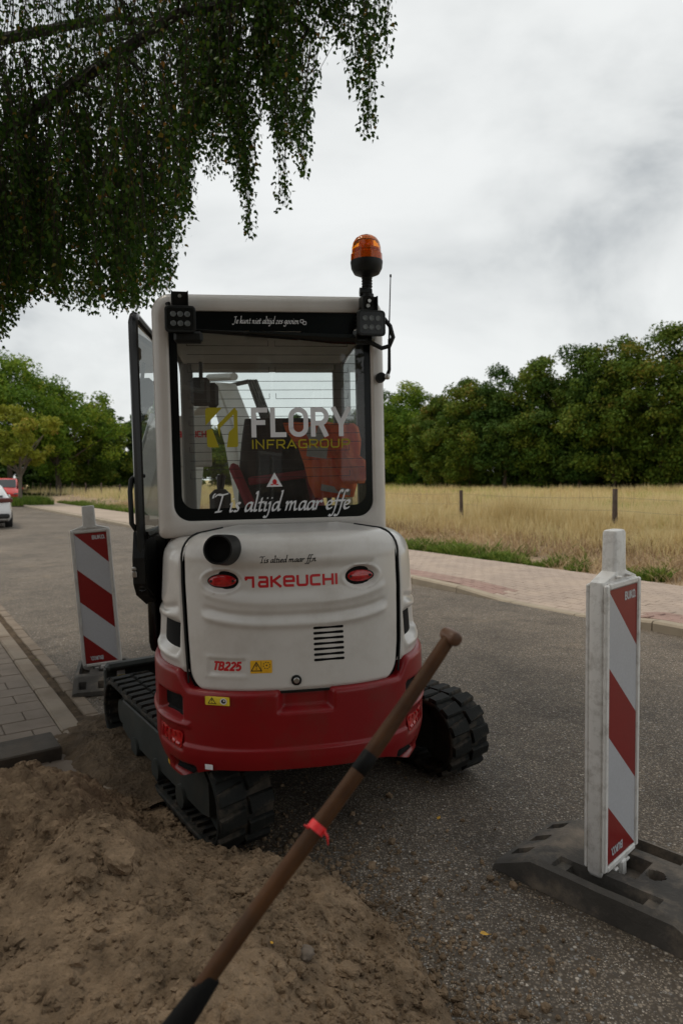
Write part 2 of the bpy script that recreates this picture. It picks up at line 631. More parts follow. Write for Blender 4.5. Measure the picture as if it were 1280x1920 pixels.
M['leafD'] = mat('dark_tree_leaf', (.05, .08, .02), .65, spec=.12, trans=.18, attr=[(0, (.026, .068, .014)), (.6, (.055, .105, .018)), (1, (.10, .15, .025))])
M['drygrass'] = mat('dry_grass', (.3, .2, .08), .85, spec=.15, trans=.35, attr=[(0, (.32, .23, .105)), (.38, (.60, .475, .235)), (.62, (.76, .645, .38)), (.8, (.47, .45, .155)), (1, (.22, .29, .075))])
M['strawgrass'] = mat('straw_grass', (.3, .2, .08), .85, spec=.15, trans=.2, attr=[(0, (.17, .115, .065)), (.5, (.42, .30, .175)), (1, (.62, .48, .29))])
M['weed'] = mat('green_weed', (.06, .1, .02), .7, spec=.12, trans=.25, attr=[(0, (.07, .13, .02)), (.6, (.15, .22, .035)), (1, (.24, .27, .06))])
M['fallen'] = mat('yellow_leaf', (.62, .34, .03), .6, var=.25, vscale=30)
M['glass'] = glass_mat('window_glass', (.90, .94, .93), 1.25, film=.045)
M['clearglass'] = glass_mat('clear_glass', (.86, .90, .89), 0.8)
M['amber'] = mat('amber_lens', (1.0, .30, .02), .06, coat=.5)
for mm in ('amber',):
    pb = M[mm].node_tree.nodes['Principled BSDF']
    pb.inputs['Transmission Weight'].default_value = 0.85
    pb.inputs['IOR'].default_value = 1.2


# ------------------------------------------------------------------ the setting
def zroad(u):
    u = np.asarray(u, float)
    return np.where(u < 3.9, 0.0219 * (u - 1.16), 0.06 - 0.015 * (u - 3.9))


def sheet(name, us, vs, zf, m, kind='structure', jit=0):
    uu, vv = np.meshgrid(us, vs)
    P = uu[..., None] * NV + vv[..., None] * TV
    z = np.broadcast_to(zf(uu, vv), uu.shape)
    V = np.concatenate([P, z[..., None]], -1).reshape(-1, 3)
    nu, nv = len(us), len(vs)
    a = (np.arange(nv - 1)[:, None] * nu + np.arange(nu - 1)).ravel()
    o = np_mesh(name, V, np.stack([a, a + 1, a + nu + 1, a + nu], 1), m)
    tag(o, kind=kind)
    return o


def zfield(u, v):
    b = np.clip((u - 9.25) / 3.6, 0, 1)
    b = b * b * (3 - 2 * b)
    r = np.clip((u - 13) / 30, 0, 1)
    return 0.06 + 0.30 * b + 0.50 * r


sheet('ground', np.linspace(-1500, 1500, 9), np.linspace(-1500, 2000, 9), lambda u, v: -0.09 + 0 * u, M['turf'])
sheet('road', np.linspace(1.16, 6.62, 25), np.linspace(-8, 44, 40), lambda u, v: zroad(u), M['asphalt'])
sheet('side_road', np.linspace(-60, 1.10, 8), np.linspace(33.5, 44, 6), lambda u, v: 0.0 + 0 * u, M['asphalt'])
sheet('verge', np.linspace(-60, 8.4, 60), np.linspace(44.02, 140, 60), lambda u, v: 0.05 + 0.1 * fbm(u * .3, v * .3, 3, 5), M['turf'])
sheet('path', np.linspace(6.95, 9.2, 4), np.linspace(12.6, 75, 40), lambda u, v: 0.095 + 0 * u, M['path'])
bank = sheet('bank', np.linspace(9.2, 14.5, 70), np.linspace(-3, 60, 420), lambda u, v: zfield(u, v) + np.clip((u - 9.25) * 2, 0, 1) * .12 * fbm(u * 1.6, v * 1.6, 4, 9), M['earth'])
sheet('field', np.concatenate([np.linspace(14.4, 60, 40), [120, 400, 1500]]), np.concatenate([[-400, -60], np.linspace(-5, 120, 60), [400, 2000]]), lambda u, v: zfield(u, v) + .06 * fbm(u * .4, v * .4, 3, 3), M['field'])
sheet('footpath_bed', np.linspace(-12, 0.98, 8), np.linspace(-6, 33.5, 30), lambda u, v: -0.012 + 0 * u, M['joint'])
sheet('footpath', np.linspace(-12, 0.86, 8), np.linspace(9.02, 33.4, 30), lambda u, v: 0.03 + 0 * u, M['slab'])


def piece(name, dims, m, parent, bev=0.006):
    b = MB()
    b.box((0, 0, 0), dims, bev=bev)
    return b.build(name, m, parent)


def put(proto, n, u, v, z, rz=0.0, rx=0.0, ry=0.0, parent=None, first=False):
    o = proto if first else proto.copy()
    if not first:
        COL.objects.link(o)
    p = uv(u, v)
    o.parent = parent
    o.location = (p[0], p[1], z)
    o.rotation_euler = (rx, ry, TH + rz)
    return o


# paving slabs on the near footpath, one object each
fp = empty('paved_footpath', (0, 0, 0))
tag(fp, kind='structure')
pr = piece('paving_slab', (.296, .196, .06), M['slab'], fp, .005)
first = True
for j in range(26):
    v = 3.9 + j * .2
    off = (j % 2) * .15
    for k in range(5):
        u = .86 - .15 - k * .3 + off
        if u + .148 > .862:
            if j % 2:
                continue
        put(pr, 0, u, v, .0 + random.uniform(-.002, .002), random.uniform(-.006, .006), random.uniform(-.008, .008), random.uniform(-.008, .008), fp, first)
        first = False
hs = piece('half_slab', (.146, .196, .06), M['slab'], fp, .005)
for q, j in enumerate(range(1, 26, 2)):
    put(hs, 0, .86 - .075, 3.9 + j * .2, random.uniform(-.002, .002), random.uniform(-.008, .008), 0, 0, fp, q == 0)
# kerb band and gutter bricks along the near side of the road
kb = empty('near_kerb', (0, 0, 0))
tag(kb, kind='structure')
ks = piece('kerb_stone', (.125, .992, .1), M['kerb'], kb, .012)
for j in range(30):
    put(ks, 0, .925, 3.95 + j * 1.0, -.008 + random.uniform(-.003, .003), random.uniform(-.004, .004), 0, 0, kb, j == 0)
gb = piece('gutter_brick', (.092, .204, .08), M['gutter'], kb, .006)
for j in range(60):
    put(gb, 0, 1.112 + random.uniform(-.004, .004), 3.6 + j * .21, -.03 + random.uniform(-.003, .003), random.uniform(-.02, .02), 0, 0, kb, j == 0)
gl = piece('gutter_strip', (.092, 16.5, .08), M['gutter'], kb, .006)
put(gl, 0, 1.112, 24.4, -.03, 0, 0, 0, kb, True)
sheet('gutter_soil', np.linspace(.985, 1.07, 5), np.linspace(3, 33, 400), lambda u, v: -.004 + .02 * fbm(u * 9, v * 4, 3, 2), M['soil'], 'stuff')


def zkerb(v):
    return float(np.interp(v, [4.3, 4.7, 6.25, 7.3], [.105, .012, .012, .105]))


rk = empty('far_kerb', (0, 0, 0))
tag(rk, kind='structure')
zr0 = float(zroad(6.62))
for j in range(16):
    v0 = -.8 + j * .985
    a, c = zr0 + zkerb(v0), zr0 + zkerb(v0 + .98)
    b = MB()
    ring = lambda v, z: [Vector((*uv(6.62, v), -.1)), Vector((*uv(6.62, v), z - .022)), Vector((*uv(6.642, v), z)), Vector((*uv(6.77, v), z)), Vector((*uv(6.77, v), -.1))]
    b.loft([ring(v0, a), ring(v0 + .972, c)])
    b.build('kerb_stone', M['kerbr'], rk)
b = MB()
b.loft([ring(14.96, zr0 + .105), ring(60, zr0 + .105)])
b.build('kerb_line', M['kerbr'], rk)


def zpave(u, v):
    t = np.clip((u - 6.8) / 1.0, 0, 1)
    return (zr0 + zkerb(v)) * (1 - t) + (zr0 + .105) * t


pv = empty('brick_pavement', (0, 0, 0))
tag(pv, kind='structure')
brk = piece('brick', (.101, .206, .06), M['pink'], pv, .005)
brr = piece('red_brick', (.101, .206, .06), M['redbrick'], pv, .005)
cand = []
for i in range(23):
    u = 6.83 + i * .105
    for j in range(-3, 54):
        v = 1.2 + j * .21 + (i % 2) * .105
        p = uv(u, v)
        inview = -.1 < p[0] / p[1] < .52 and v > 3.4
        cand.append((p[1] if inview else 99 + p[1], i, u, v))
cand.sort()
fa = fb = True
rest = MB()
for n_, (d_, i, u, v) in enumerate(cand):
    z = zpave(u, v)
    ry = math.atan(float(zpave(u + .05, v) - zpave(u - .05, v)) / .1)
    rx = math.atan(float(zpave(u, v + .05) - zpave(u, v - .05)) / .1)
    z -= .03
    if n_ < 290:
        if i < 4 and not 4.5 < v < 6.5:
            put(brr, 0, u, v, z + random.uniform(-.002, .002), random.uniform(-.012, .012), rx, -ry, pv, fa)
            fa = False
        else:
            put(brk, 0, u, v, z + random.uniform(-.002, .002), random.uniform(-.012, .012), rx, -ry, pv, fb)
            fb = False
    else:
        p = uv(u, v)
        R = Matrix.Rotation(TH, 3, 'Z') @ Matrix.Rotation(-ry, 3, 'Y') @ Matrix.Rotation(rx, 3, 'X')
        rest.box((p[0], p[1], z + random.uniform(-.002, .002)), (.101, .206, .06), rot=R, bev=.005, mi=1 if i < 4 and not 4.5 < v < 6.5 else 0)
tag(rest.build('more_bricks', [M['pink'], M['redbrick']], pv), kind='stuff')
sheet('pavement_bed', np.linspace(6.77, 9.25, 12), np.linspace(-3, 12.6, 60), lambda u, v: np.vectorize(zpave)(u, v) - .016, M['joint'])


# ------------------------------------------------------------------ grass and weeds
def blades(n, P, h, w, lean, m, name, rnd, seg=1, kind='stuff'):
    """thin tapering blades at points P (n,3)"""
    a = RNG.uniform(0, 2 * np.pi, n)
    side = np.stack([np.cos(a), np.sin(a), 0 * a], 1) * (w / 2)[:, None]
    la = RNG.uniform(0, 2 * np.pi, n)
    lv = np.stack([np.cos(la), np.sin(la), 0 * la], 1) * (lean * h)[:, None]
    up = np.zeros((n, 3))
    up[:, 2] = h
    mid = P + up * .55 + lv * .35
    top = P + up + lv
    V = np.stack([P - side, P + side, mid + side * .7, mid - side * .7, top], 1).reshape(-1, 3)
    b = np.arange(n) * 5
    F = np.concatenate([np.stack([b, b + 1, b + 2], 1), np.stack([b, b + 2, b + 3], 1), np.stack([b + 3, b + 2, b + 4], 1)])
    o = np_mesh(name, V, F, m, smooth=False, attr=np.repeat(rnd, 5))
    tag(o, kind=kind)
    return o


def wedge(n, d0, d1, lo, hi, pw=1.0):
    """scatter points in the field with density falling off with distance"""
    q = RNG.uniform(0, 1, n)
    d = 1 / ((1 - q) / d0 ** pw + q / d1 ** pw) ** (1 / pw)
    x = RNG.uniform(lo, hi, n) * d
    return x, d


# meadow
x, d = wedge(380000, 9.5, 85, -.62, .62, 1.0)
u, v = xr_uv(x, d)
dens = vnoise(u * .45, v * .45, 11) * .6 + vnoise(u * 1.7, v * 1.7, 12) * .4
k = (u > 10.6) & (u < 60) & (RNG.uniform(0, 1, len(u)) < np.clip((u - 11.0) / 1.9, .05, 1) * (.35 + 1.3 * vnoise(u * .8 + 9, v * .8, 27)) * (.35 + dens))
x, d, u, v = x[k], d[k], u[k], v[k]
n = len(x)
P = np.stack([x, d, zfield(u, v) - .03], 1)
hh = (.26 + .30 * RNG.random(n)) * (.45 + .75 * vnoise(u * .5, v * .5, 21) + .55 * vnoise(u * 1.6, v * 1.6, 23)) * np.where(u < 14.2, np.clip((u - 9.6) / 2.6, .4, 1.25), .95)
rn = np.clip(.05 + .42 * vnoise(u * .4, v * .4, 31) + .22 * vnoise(u * 1.9, v * 1.9, 33) + .28 * RNG.random(n) + .55 * np.maximum(0, vnoise(u * .16 + 3, v * .16, 41) - .42) * (u > 14), 0, 1)
blades(n, P, hh, .009 + .00055 * d + .006 * RNG.random(n), RNG.uniform(.05, .42, n), M['drygrass'], 'dry_grass', rn)
# seed-head stalks along the field edge
n = 2600
u = RNG.uniform(12.8, 22, n)
v = RNG.uniform(12, 45, n)
p = u[:, None] * NV + v[:, None] * TV
P = np.concatenate([p, (zfield(u, v) - .02)[:, None]], 1)
blades(n, P, RNG.uniform(.55, 1.0, n), np.full(n, .012) + .0002 * v, RNG.uniform(.02, .2, n), M['strawgrass'], 'tall_grass', RNG.uniform(.3, 1, n))
# matted straw on the bank
n = 60000
u = 9.35 + 4.2 * RNG.random(n) ** .8
v = RNG.uniform(1, 40, n) ** 1.0
keep = vnoise(u * 1.3, v * 1.3, 51) + .25 * (u - 9.3) / 3 > .43
u, v = u[keep], v[keep]
n = len(u)
p = u[:, None] * NV + v[:, None] * TV
P = np.concatenate([p, (zfield(u, v) + .05 * fbm(u * 1.6, v * 1.6, 3, 9))[:, None]], 1)
blades(n, P, RNG.uniform(.06, .26, n), RNG.uniform(.008, .02, n), RNG.uniform(.5, 2.2, n), M['strawgrass'], 'straw', np.clip(vnoise(u * .9, v * .9, 61) * .7 + RNG.uniform(0, .4, n), 0, 1))
# green weeds at the foot of the bank and the far turf
n = 70000
u = 9.25 + np.abs(RNG.normal(0, .42, n)) * (1 + 1.2 * (RNG.random(n) < .12))
v = RNG.uniform(1, 48, n)
keep = vnoise(u * .8, v * .75, 71) * .6 + .4 * vnoise(u * 3, v * 3, 72) > np.where(v > 18, .40, .50)
u, v = u[keep], v[keep]
n = len(u)
p = u[:, None] * NV + v[:, None] * TV
P = np.concatenate([p, (zfield(u, v) - .01)[:, None]], 1)
blades(n, P, RNG.uniform(.05, .20, n) * (.5 + 1.1 * vnoise(u * 2.2, v * 2.2, 77)), RNG.uniform(.015, .045, n), RNG.uniform(.3, 1.3, n), M['weed'], 'weeds', np.clip(RNG.uniform(0, 1, n), 0, 1))
n = 16000
u = np.concatenate([RNG.uniform(2.0, 8.4, n // 2), RNG.uniform(-30, 8.4, n // 2)])
v = np.concatenate([RNG.uniform(44.1, 50, n // 2), RNG.uniform(44.1, 62, n // 2)])
p = u[:, None] * NV + v[:, None] * TV
P = np.concatenate([p, np.full((n, 1), .04)], 1)
blades(n, P, RNG.uniform(.2, .62, n), RNG.uniform(.03, .07, n), RNG.uniform(.1, .6, n), M['weed'], 'long_grass', np.clip(RNG.uniform(-.1, .8, n), 0, 1))

# ------------------------------------------------------------------ field fence
fe = empty('field_fence', (*uv(13.1, 10), .35))
tag(fe, 'wire fence on weathered wooden posts along the dry grass field', 'fence')
vv = [4.3 + 4.77 * k for k in range(17)]
pts_top = []
for k, v in enumerate(vv):
    u = 13.1 + random.uniform(-.06, .06)
    p = uv(u, v)
    z0 = float(zfield(u, v))
    ln = (random.uniform(-.03, .03), random.uniform(-.03, .03))
    b = MB()
    h = 1.0 + random.uniform(-.06, .06)
    r = random.uniform(.05, .062)
    b.tube([(p[0], p[1], z0 - .2), (p[0] + ln[0] * .5, p[1] + ln[1] * .5, z0 + .5), (p[0] + ln[0], p[1] + ln[1], z0 + h - .01), (p[0] + ln[0], p[1] + ln[1], z0 + h)], [r, r * .97, r * .92, r * .8], 9)
    o = b.build('post', M['post'], None, True)
    o.parent = fe
    o.matrix_parent_inverse = Matrix.Translation(-fe.location)
    pts_top.append((p[0] + ln[0] * .5, p[1] + ln[1] * .5, z0))
for hz in (.28, .58, .86):
    b = MB()
    for a, c in zip(pts_top[:-1], pts_top[1:]):
        q = [(a[0] + (c[0] - a[0]) * t, a[1] + (c[1] - a[1]) * t, a[2] + (c[2] - a[2]) * t + hz - .05 * math.sin(math.pi * t)) for t in (0, .25, .5, .75, 1)]
        b.tube(q, .0035, 4)
    o = b.build('wire', M['fwire'])
    o.parent = fe
    o.matrix_parent_inverse = Matrix.Translation(-fe.location)


# ------------------------------------------------------------------ trees
def crown_mesh(name, m, seed, n_leaf, size, H, Wd, base, lobes, openness=0.0, flat=.35):
    """leaf-sized faces gathered in clumps round limb tips; returns (V, F, attr) centred on the trunk foot"""
    R = np.random.default_rng(seed)
    # clump centres inside an irregular egg
    cs = []
    while len(cs) < lobes:
        p = R.uniform(-1, 1, 3)
        rr = np.linalg.norm(p)
        if rr > 1 or rr < .32:
            continue
        ang = math.atan2(p[1], p[0])
        bulge = 1 + .22 * math.sin(2 * ang + seed) + .14 * math.sin(5 * ang + seed * 2)
        zz = p[2]
        taper = 1 - .30 * max(0, zz) ** 1.5 - .18 * max(0, -zz) ** 2
        cs.append((p[0] * Wd * bulge * taper, p[1] * Wd * bulge * taper, base + (H - base) * (zz * .5 + .5)))
    cs = np.array(cs)
    rad_c = R.uniform(.065, .165, lobes) * (Wd + H * .3)
    w = rad_c ** 2
    idx = R.choice(lobes, n_leaf, p=w / w.sum())
    dirs = R.normal(size=(n_leaf, 3))
    dirs /= np.linalg.norm(dirs, axis=1)[:, None]
    rr = (R.random(n_leaf) ** .45)
    C = cs[idx] + dirs * (rad_c[idx] * rr * (1 - openness * .4))[:, None] * np.array([1, 1, .72])
    C[:, 2] = np.maximum(C[:, 2], base * .55)
    nrm = dirs * .9 + R.normal(size=(n_leaf, 3)) * .7 + np.array([0, 0, .5])
    nrm /= np.linalg.norm(nrm, axis=1)[:, None]
    t = np.cross(nrm, R.normal(size=(n_leaf, 3)))
    t /= np.linalg.norm(t, axis=1)[:, None]
    s = np.cross(nrm, t)
    L = size * R.uniform(.6, 1.35, n_leaf)
    V = np.stack([C - t * (L * .5)[:, None], C + s * (L * .3)[:, None] + nrm * (L * .06)[:, None], C + t * (L * .5)[:, None], C - s * (L * .3)[:, None] + nrm * (L * .06)[:, None]], 1).reshape(-1, 3)
    b = np.arange(n_leaf) * 4
    F = np.stack([b, b + 1, b + 2, b + 3], 1)
    cl = R.random(lobes)
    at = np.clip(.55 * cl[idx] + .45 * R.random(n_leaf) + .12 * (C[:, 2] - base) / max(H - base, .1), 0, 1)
    o = np_mesh(name, V, F, m, smooth=False, attr=np.repeat(at, 4))
    return o, cs


def limbs(b, cs, H, base, r0, nl, seed, fork):
    R = random.Random(seed)
    top = Vector((R.uniform(-.3, .3), R.uniform(-.3, .3), base + (H - base) * .6))
    b.tube([(0, 0, -.15), (0, 0, .15), (.02, .03, fork * .5), (top.x * .3, top.y * .3, fork), (top.x * .7, top.y * .7, (fork + top.z) / 2), top], [r0 * 1.5, r0 * 1.1, r0 * .95, r0 * .8, r0 * .5, r0 * .12], 9)
    for c in R.sample(list(map(tuple, cs)), min(nl, len(cs))):
        z0 = R.uniform(fork * .75, fork + (top.z - fork) * .6)
        c = Vector(c)
        s = Vector((top.x * .4, top.y * .4, z0))
        md = s.lerp(c, .5) + Vector((0, 0, R.uniform(-.1, .3)))
        b.tube([s, md, c], [r0 * .42, r0 * .24, r0 * .06], 6)


def tree(label, kindname, lm, bm, u_or_xy, H, Wd, base, seed, n_leaf=9000, size=.24, lobes=60, r0=.16, nl=12, fork=None, openness=0, z=0.3, group=None):
    root = empty(kindname, (u_or_xy[0], u_or_xy[1], z))
    tag(root, label, 'tree', group)
    cr, cs = crown_mesh('crown', lm, seed, n_leaf, size, H, Wd, base, lobes, openness)
    cr.parent = root
    cr['kind'] = 'stuff'
    b = MB()
    limbs(b, cs, H, base, r0, nl, seed, fork or max(base * 1.2, H * .25))
    b.build('trunk', bm, root, True)
    return root


def at(px, d, z=0):
    """ground point that lies d metres ahead under photo column px"""
    return ((px - 640) / 1280 * d, d)


# the row of trees behind the field
GR = 'trees in the row behind the dry grass field'
row = [  # column, distance, height, half width, base, leaf material, label
    (1345, 44, 11.4, 4.6, .5, 'leafA', 'tallest tree of the row behind the field, cut off by the picture edge'),
    (1235, 46, 11.1, 3.6, .4, 'leafA', 'broad green tree behind the field with a ragged crown, second tallest of the row'),
    (1150, 47.5, 10.6, 3.2, .4, 'leafA', 'tree in the row behind the field above the white barrier board handle'),
    (1085, 49, 10.4, 3.0, .4, 'leafD', 'slim dark green tree between two broad trees behind the field'),
    (1012, 51, 10.1, 3.3, .4, 'leafA', 'round-topped tree in the middle of the row behind the field'),
    (945, 53, 9.5, 3.2, .4, 'leafD', 'darker tree behind the field just above the first fence post'),
    (880, 56, 8.9, 3.5, .3, 'leafA', 'bushy tree behind the field with branches reaching down to the grass'),
    (826, 60, 7.9, 2.8, .3, 'leafA', 'low green tree filling the dip in the row behind the field'),
    (770, 66, 10.0, 3.4, .4, 'leafB', 'lighter green tree with a pointed top beside the digger cab'),
    (722, 70, 9.7, 3.4, .4, 'leafD', 'dark tree at the far end of the row, half hidden by the digger cab'),
]
for k, (px, d, H, Wd, base, lm, lb) in enumerate(row):
    p = at(px, d)
    uu_, vv_ = xr_uv(*p)
    tree(lb, 'broadleaf_tree', M[lm], M['bark'], p, H, Wd, base, 100 + k, 27000, .225, 170, .15, 8, 1.6, 0, float(zfield(uu_, vv_)) - .05, GR)
# a darker second rank closes the gaps low down
for k, (px, d, H, Wd, lb) in enumerate([(1300, 53, 8.5, 5, None), (1180, 55, 8, 5, None), (1060, 58, 8, 5, None), (960, 61, 7.6, 5, None), (860, 66, 7.2, 5.2, None), (760, 74, 8, 5.6, None), (660, 80, 8.5, 6, None), (560, 84, 8.5, 6, None), (480, 86, 8, 6, None), (1290, 50, 3.2, 4.5, None), (1205, 52, 3.2, 4.5, None), (1120, 54, 3.2, 4.5, None), (1030, 56, 3.2, 4.5, None), (700, 78, 3.2, 6, None)]):
    p = at(px, d)
    o, cs = crown_mesh('undergrowth', M['leafD'], 300 + k, 9000, .5, H, Wd, -1.2, 60)
    o.location = (p[0], p[1], .85)
    tag(o, kind='stuff')
# trees seen through the digger and along the far road
GL = 'trees at the end of the road'
lft = [
    (20, 62, 12.4, 6.2, 3.2, 'leafB', 'large bright green tree behind the parked cars'),
    (110, 66, 11.3, 5.6, 1.8, 'leafB', 'spreading green tree next to the path, sloping down towards the digger'),
    (165, 72, 9.7, 4.2, .8, 'leafA', 'dark green tree over the far bend of the path'),
    (212, 78, 9.4, 2.6, .6, 'leafD', 'narrow dark tree with gaps showing the sky, beside the open door'),
    (262, 80, 9.4, 2.7, .6, 'leafD', 'thin tree seen through the open door glass of the digger'),
    (-90, 60, 13, 6.0, 3.0, 'leafB', 'green tree behind the red car, mostly out of the picture'),
    (420, 82, 8.0, 4.4, .6, 'leafA', 'tree seen through the rear window to the side of the boom'),
    (560, 80, 8.3, 4.6, .6, 'leafA', 'tree seen through the rear window above the seat'),
    (650, 76, 8.2, 4.2, .6, 'leafA', 'tree hidden behind the rear pillar of the digger cab'),
]
for k, (px, d, H, Wd, base, lm, lb) in enumerate(lft):
    tree(lb, 'broadleaf_tree', M[lm], M['bark'], at(px, d), H, Wd, base, 200 + k, 18000, .29, 140, .24, 8, None, .3 if 'gaps' in lb or 'thin' in lb else 0, .1, GL)
for k, (px, d, H, Wd) in enumerate([(10, 78, 7.0, 8), (70, 80, 6.4, 6), (120, 82, 6.2, 6), (165, 84, 5.6, 6), (205, 88, 5.2, 6), (250, 92, 5.2, 6), (300, 94, 5.4, 7)]):
    p = at(px, d)
    o, cs = crown_mesh('undergrowth', M['leafD'], 320 + k, 8000, .55, H, Wd, -1.2, 60)
    o.location = (p[0], p[1], .1)
    tag(o, kind='stuff')
tree('small yellowing tree with a slim pale trunk on the grass by the cars', 'young_tree', M['leafC'], M['barkgrey'], at(38, 42), 6.3, 2.5, 2.2, 77, 7000, .20, 60, .12, 16, 2.0, .3, .05)


# ------------------------------------------------------------------ weeping birch over the footpath
def birch():
    R = np.random.default_rng(5)
    root = empty('birch_tree', (-4.6, 5.2, 0))
    tag(root, 'weeping birch hanging its leafy twigs over the footpath and digger', 'tree')
    inv = Matrix.Translation(-root.location)
    tb = MB()
    tb.tube([(-4.6, 5.2, -.1), (-4.6, 5.2, .3), (-4.5, 5.25, 2.5), (-4.35, 5.3, 5), (-4.2, 5.2, 8), (-4.1, 5.1, 11)], [.30, .22, .19, .16, .10, .03], 12)
    boughs = [
        [(-4.45, 5.25, 3.0), (-3.4, 5.4, 3.75), (-2.4, 5.5, 4.5), (-1.3, 5.6, 5.3), (-.6, 5.7, 5.5), (-.2, 5.7, 5.2)],
        [(-4.4, 5.25, 3.6), (-3.6, 4.5, 4.7), (-2.6, 3.6, 5.5), (-1.6, 2.8, 5.8), (-.7, 2.2, 5.6)],
        [(-4.35, 5.3, 4.4), (-3.4, 6.2, 5.4), (-2.2, 7.0, 6.2), (-1.0, 7.6, 6.2)],
        [(-4.4, 5.3, 3.4), (-4.0, 6.3, 4.4), (-3.4, 7.4, 4.8), (-2.6, 8.2, 4.7)],
        [(-4.4, 5.25, 4.0), (-4.3, 4.0, 5.0), (-3.8, 2.6, 5.7), (-3.0, 1.4, 5.8), (-2.2, .4, 5.6)],
        [(-4.2, 5.2, 6.0), (-2.8, 4.6, 7.2), (-1.2, 4.0, 7.6), (.2, 3.6, 7.2)],
        [(-4.2, 5.2, 7.0), (-3.0, 3.4, 8.2), (-1.6, 1.6, 8.4), (-.4, 0, 7.8)],
        [(-4.5, 5.2, 4.6), (-5.4, 6.2, 5.6), (-6.4, 7.2, 5.8)],
        [(-4.2, 5.2, 6.4), (-2.4, 3.4, 7.8), (-.6, 2.2, 8.2), (1.2, 1.2, 7.8), (2.4, .6, 7.0)],
        [(-4.15, 5.15, 7.4), (-2.4, 4.2, 8.8), (-.4, 3.4, 9.2), (1.4, 2.8, 8.8)],
        [(-4.3, 5.2, 5.0), (-3.0, 3.6, 6.4), (-1.6, 2.2, 6.8), (0, 1.0, 6.6), (1.4, 0, 6.0)],
    ]
    dense = []
    for q in boughs:
        tb.tube(q, [.075 - .06 * k / (len(q) - 1) for k in range(len(q))], 7)
        for a, c in zip(q[:-1], q[1:]):
            for t in np.linspace(0, 1, 8):
                dense.append(np.array(a) * (1 - t) + np.array(c) * t)
    dense = np.array(dense)
    o = tb.build('trunk', M['birchbark'], None, True)
    o.parent = root
    o.matrix_parent_inverse = inv
    # hanging twigs; how low they reach varies along the crown as in the photograph
    xs = [-400, 0, 40, 90, 150, 210, 265, 320, 352, 372, 400, 425, 470, 495, 535, 572, 600, 640, 690, 722, 740]
    ys = [700, 655, 600, 560, 600, 590, 590, 560, 440, 300, 380, 330, 455, 250, 330, 345, 150, 250, 275, 150, -30]
    strands = []
    F_ = 1280.

    def low_z(x, y):
        px = 640 + F_ * x / y
        py = np.interp(px, xs, ys)
        return 1.6 + (900 - py) / F_ * y
    # drooping bundles: (column, row of the tip, half width, strands)
    bundles = [(700, 150, 26, 12), (722, 140, 8, 5), (690, 282, 14, 12), (668, 200, 22, 16), (640, 120, 24, 22), (612, 90, 18, 18), (583, 60, 20, 20),
               (570, 345, 9, 9), (553, 290, 16, 14), (535, 412, 9, 8), (524, 300, 14, 14), (545, 180, 28, 30), (505, 200, 22, 26), (490, 150, 26, 30),
               (470, 455, 8, 9), (458, 380, 14, 16), (445, 320, 18, 22), (420, 330, 14, 16), (425, 240, 26, 34), (395, 260, 22, 30), (376, 300, 12, 16), (480, 60, 60, 60), (420, 110, 50, 60), (560, 30, 50, 40), (640, 20, 50, 34), (690, 10, 30, 20)]
    for (bx_, by_, bw, nb_) in bundles:
        d0 = R.uniform(5.0, 6.4)
        for q in range(nb_):
            o_ = R.normal(0, .5)
            px = bx_ + bw * o_
            d = d0 + R.normal(0, .22)
            py = by_ - abs(o_) * bw * R.uniform(1.2, 3.5) - abs(R.normal(0, 14))
            zl = 1.6 + (900 - py) / F_ * d
            strands.append(((px - 640) / F_ * d, d, zl, R.uniform(.7, 1.5)))
    for k in range(150):
        bx_ = R.uniform(-330, 372)
        d0 = R.uniform(4.7, 7.6)
        tip = np.interp(bx_, xs, ys) - (0 if R.random() < .5 else abs(R.normal(0, 110)))
        bw = R.uniform(8, 20)
        for q in range(R.integers(5, 11)):
            o_ = R.normal(0, .6)
            px = bx_ + bw * o_
            d = d0 + R.normal(0, .2)
            py = tip - abs(o_) * bw * R.uniform(1, 3.5) - abs(R.normal(0, 16))
            strands.append(((px - 640) / F_ * d, d, 1.6 + (900 - py) / F_ * d, R.uniform(.8, 1.7)))
    for k in range(330):
        px = R.uniform(-330, 400)
        d = R.uniform(5.0, 8.2)
        py = R.uniform(-60, 380) - .35 * max(0, px - 250)
        strands.append(((px - 640) / F_ * d, d, 1.6 + (900 - py) / F_ * d, R.uniform(.8, 1.7)))
    # the part of the crown overhead and behind the photographer
    for k in range(3300):
        c = dense[R.integers(len(dense))] + R.normal(0, .6, 3) * np.array([1, 1, .35])
        L = R.uniform(.6, 1.5)
        zl = c[2] - L
        px = 640 + F_ * c[0] / max(c[1], .05)
        if c[1] > .4 and px > -60:
            zl = max(zl, 1.6 + 1010 / F_ * c[1] if px > 600 else low_z(c[0], c[1]) + .2)
        strands.append((c[0], c[1], max(zl, 3.1), L))
    tw = MB()
    LP, LT, LN = [], [], []
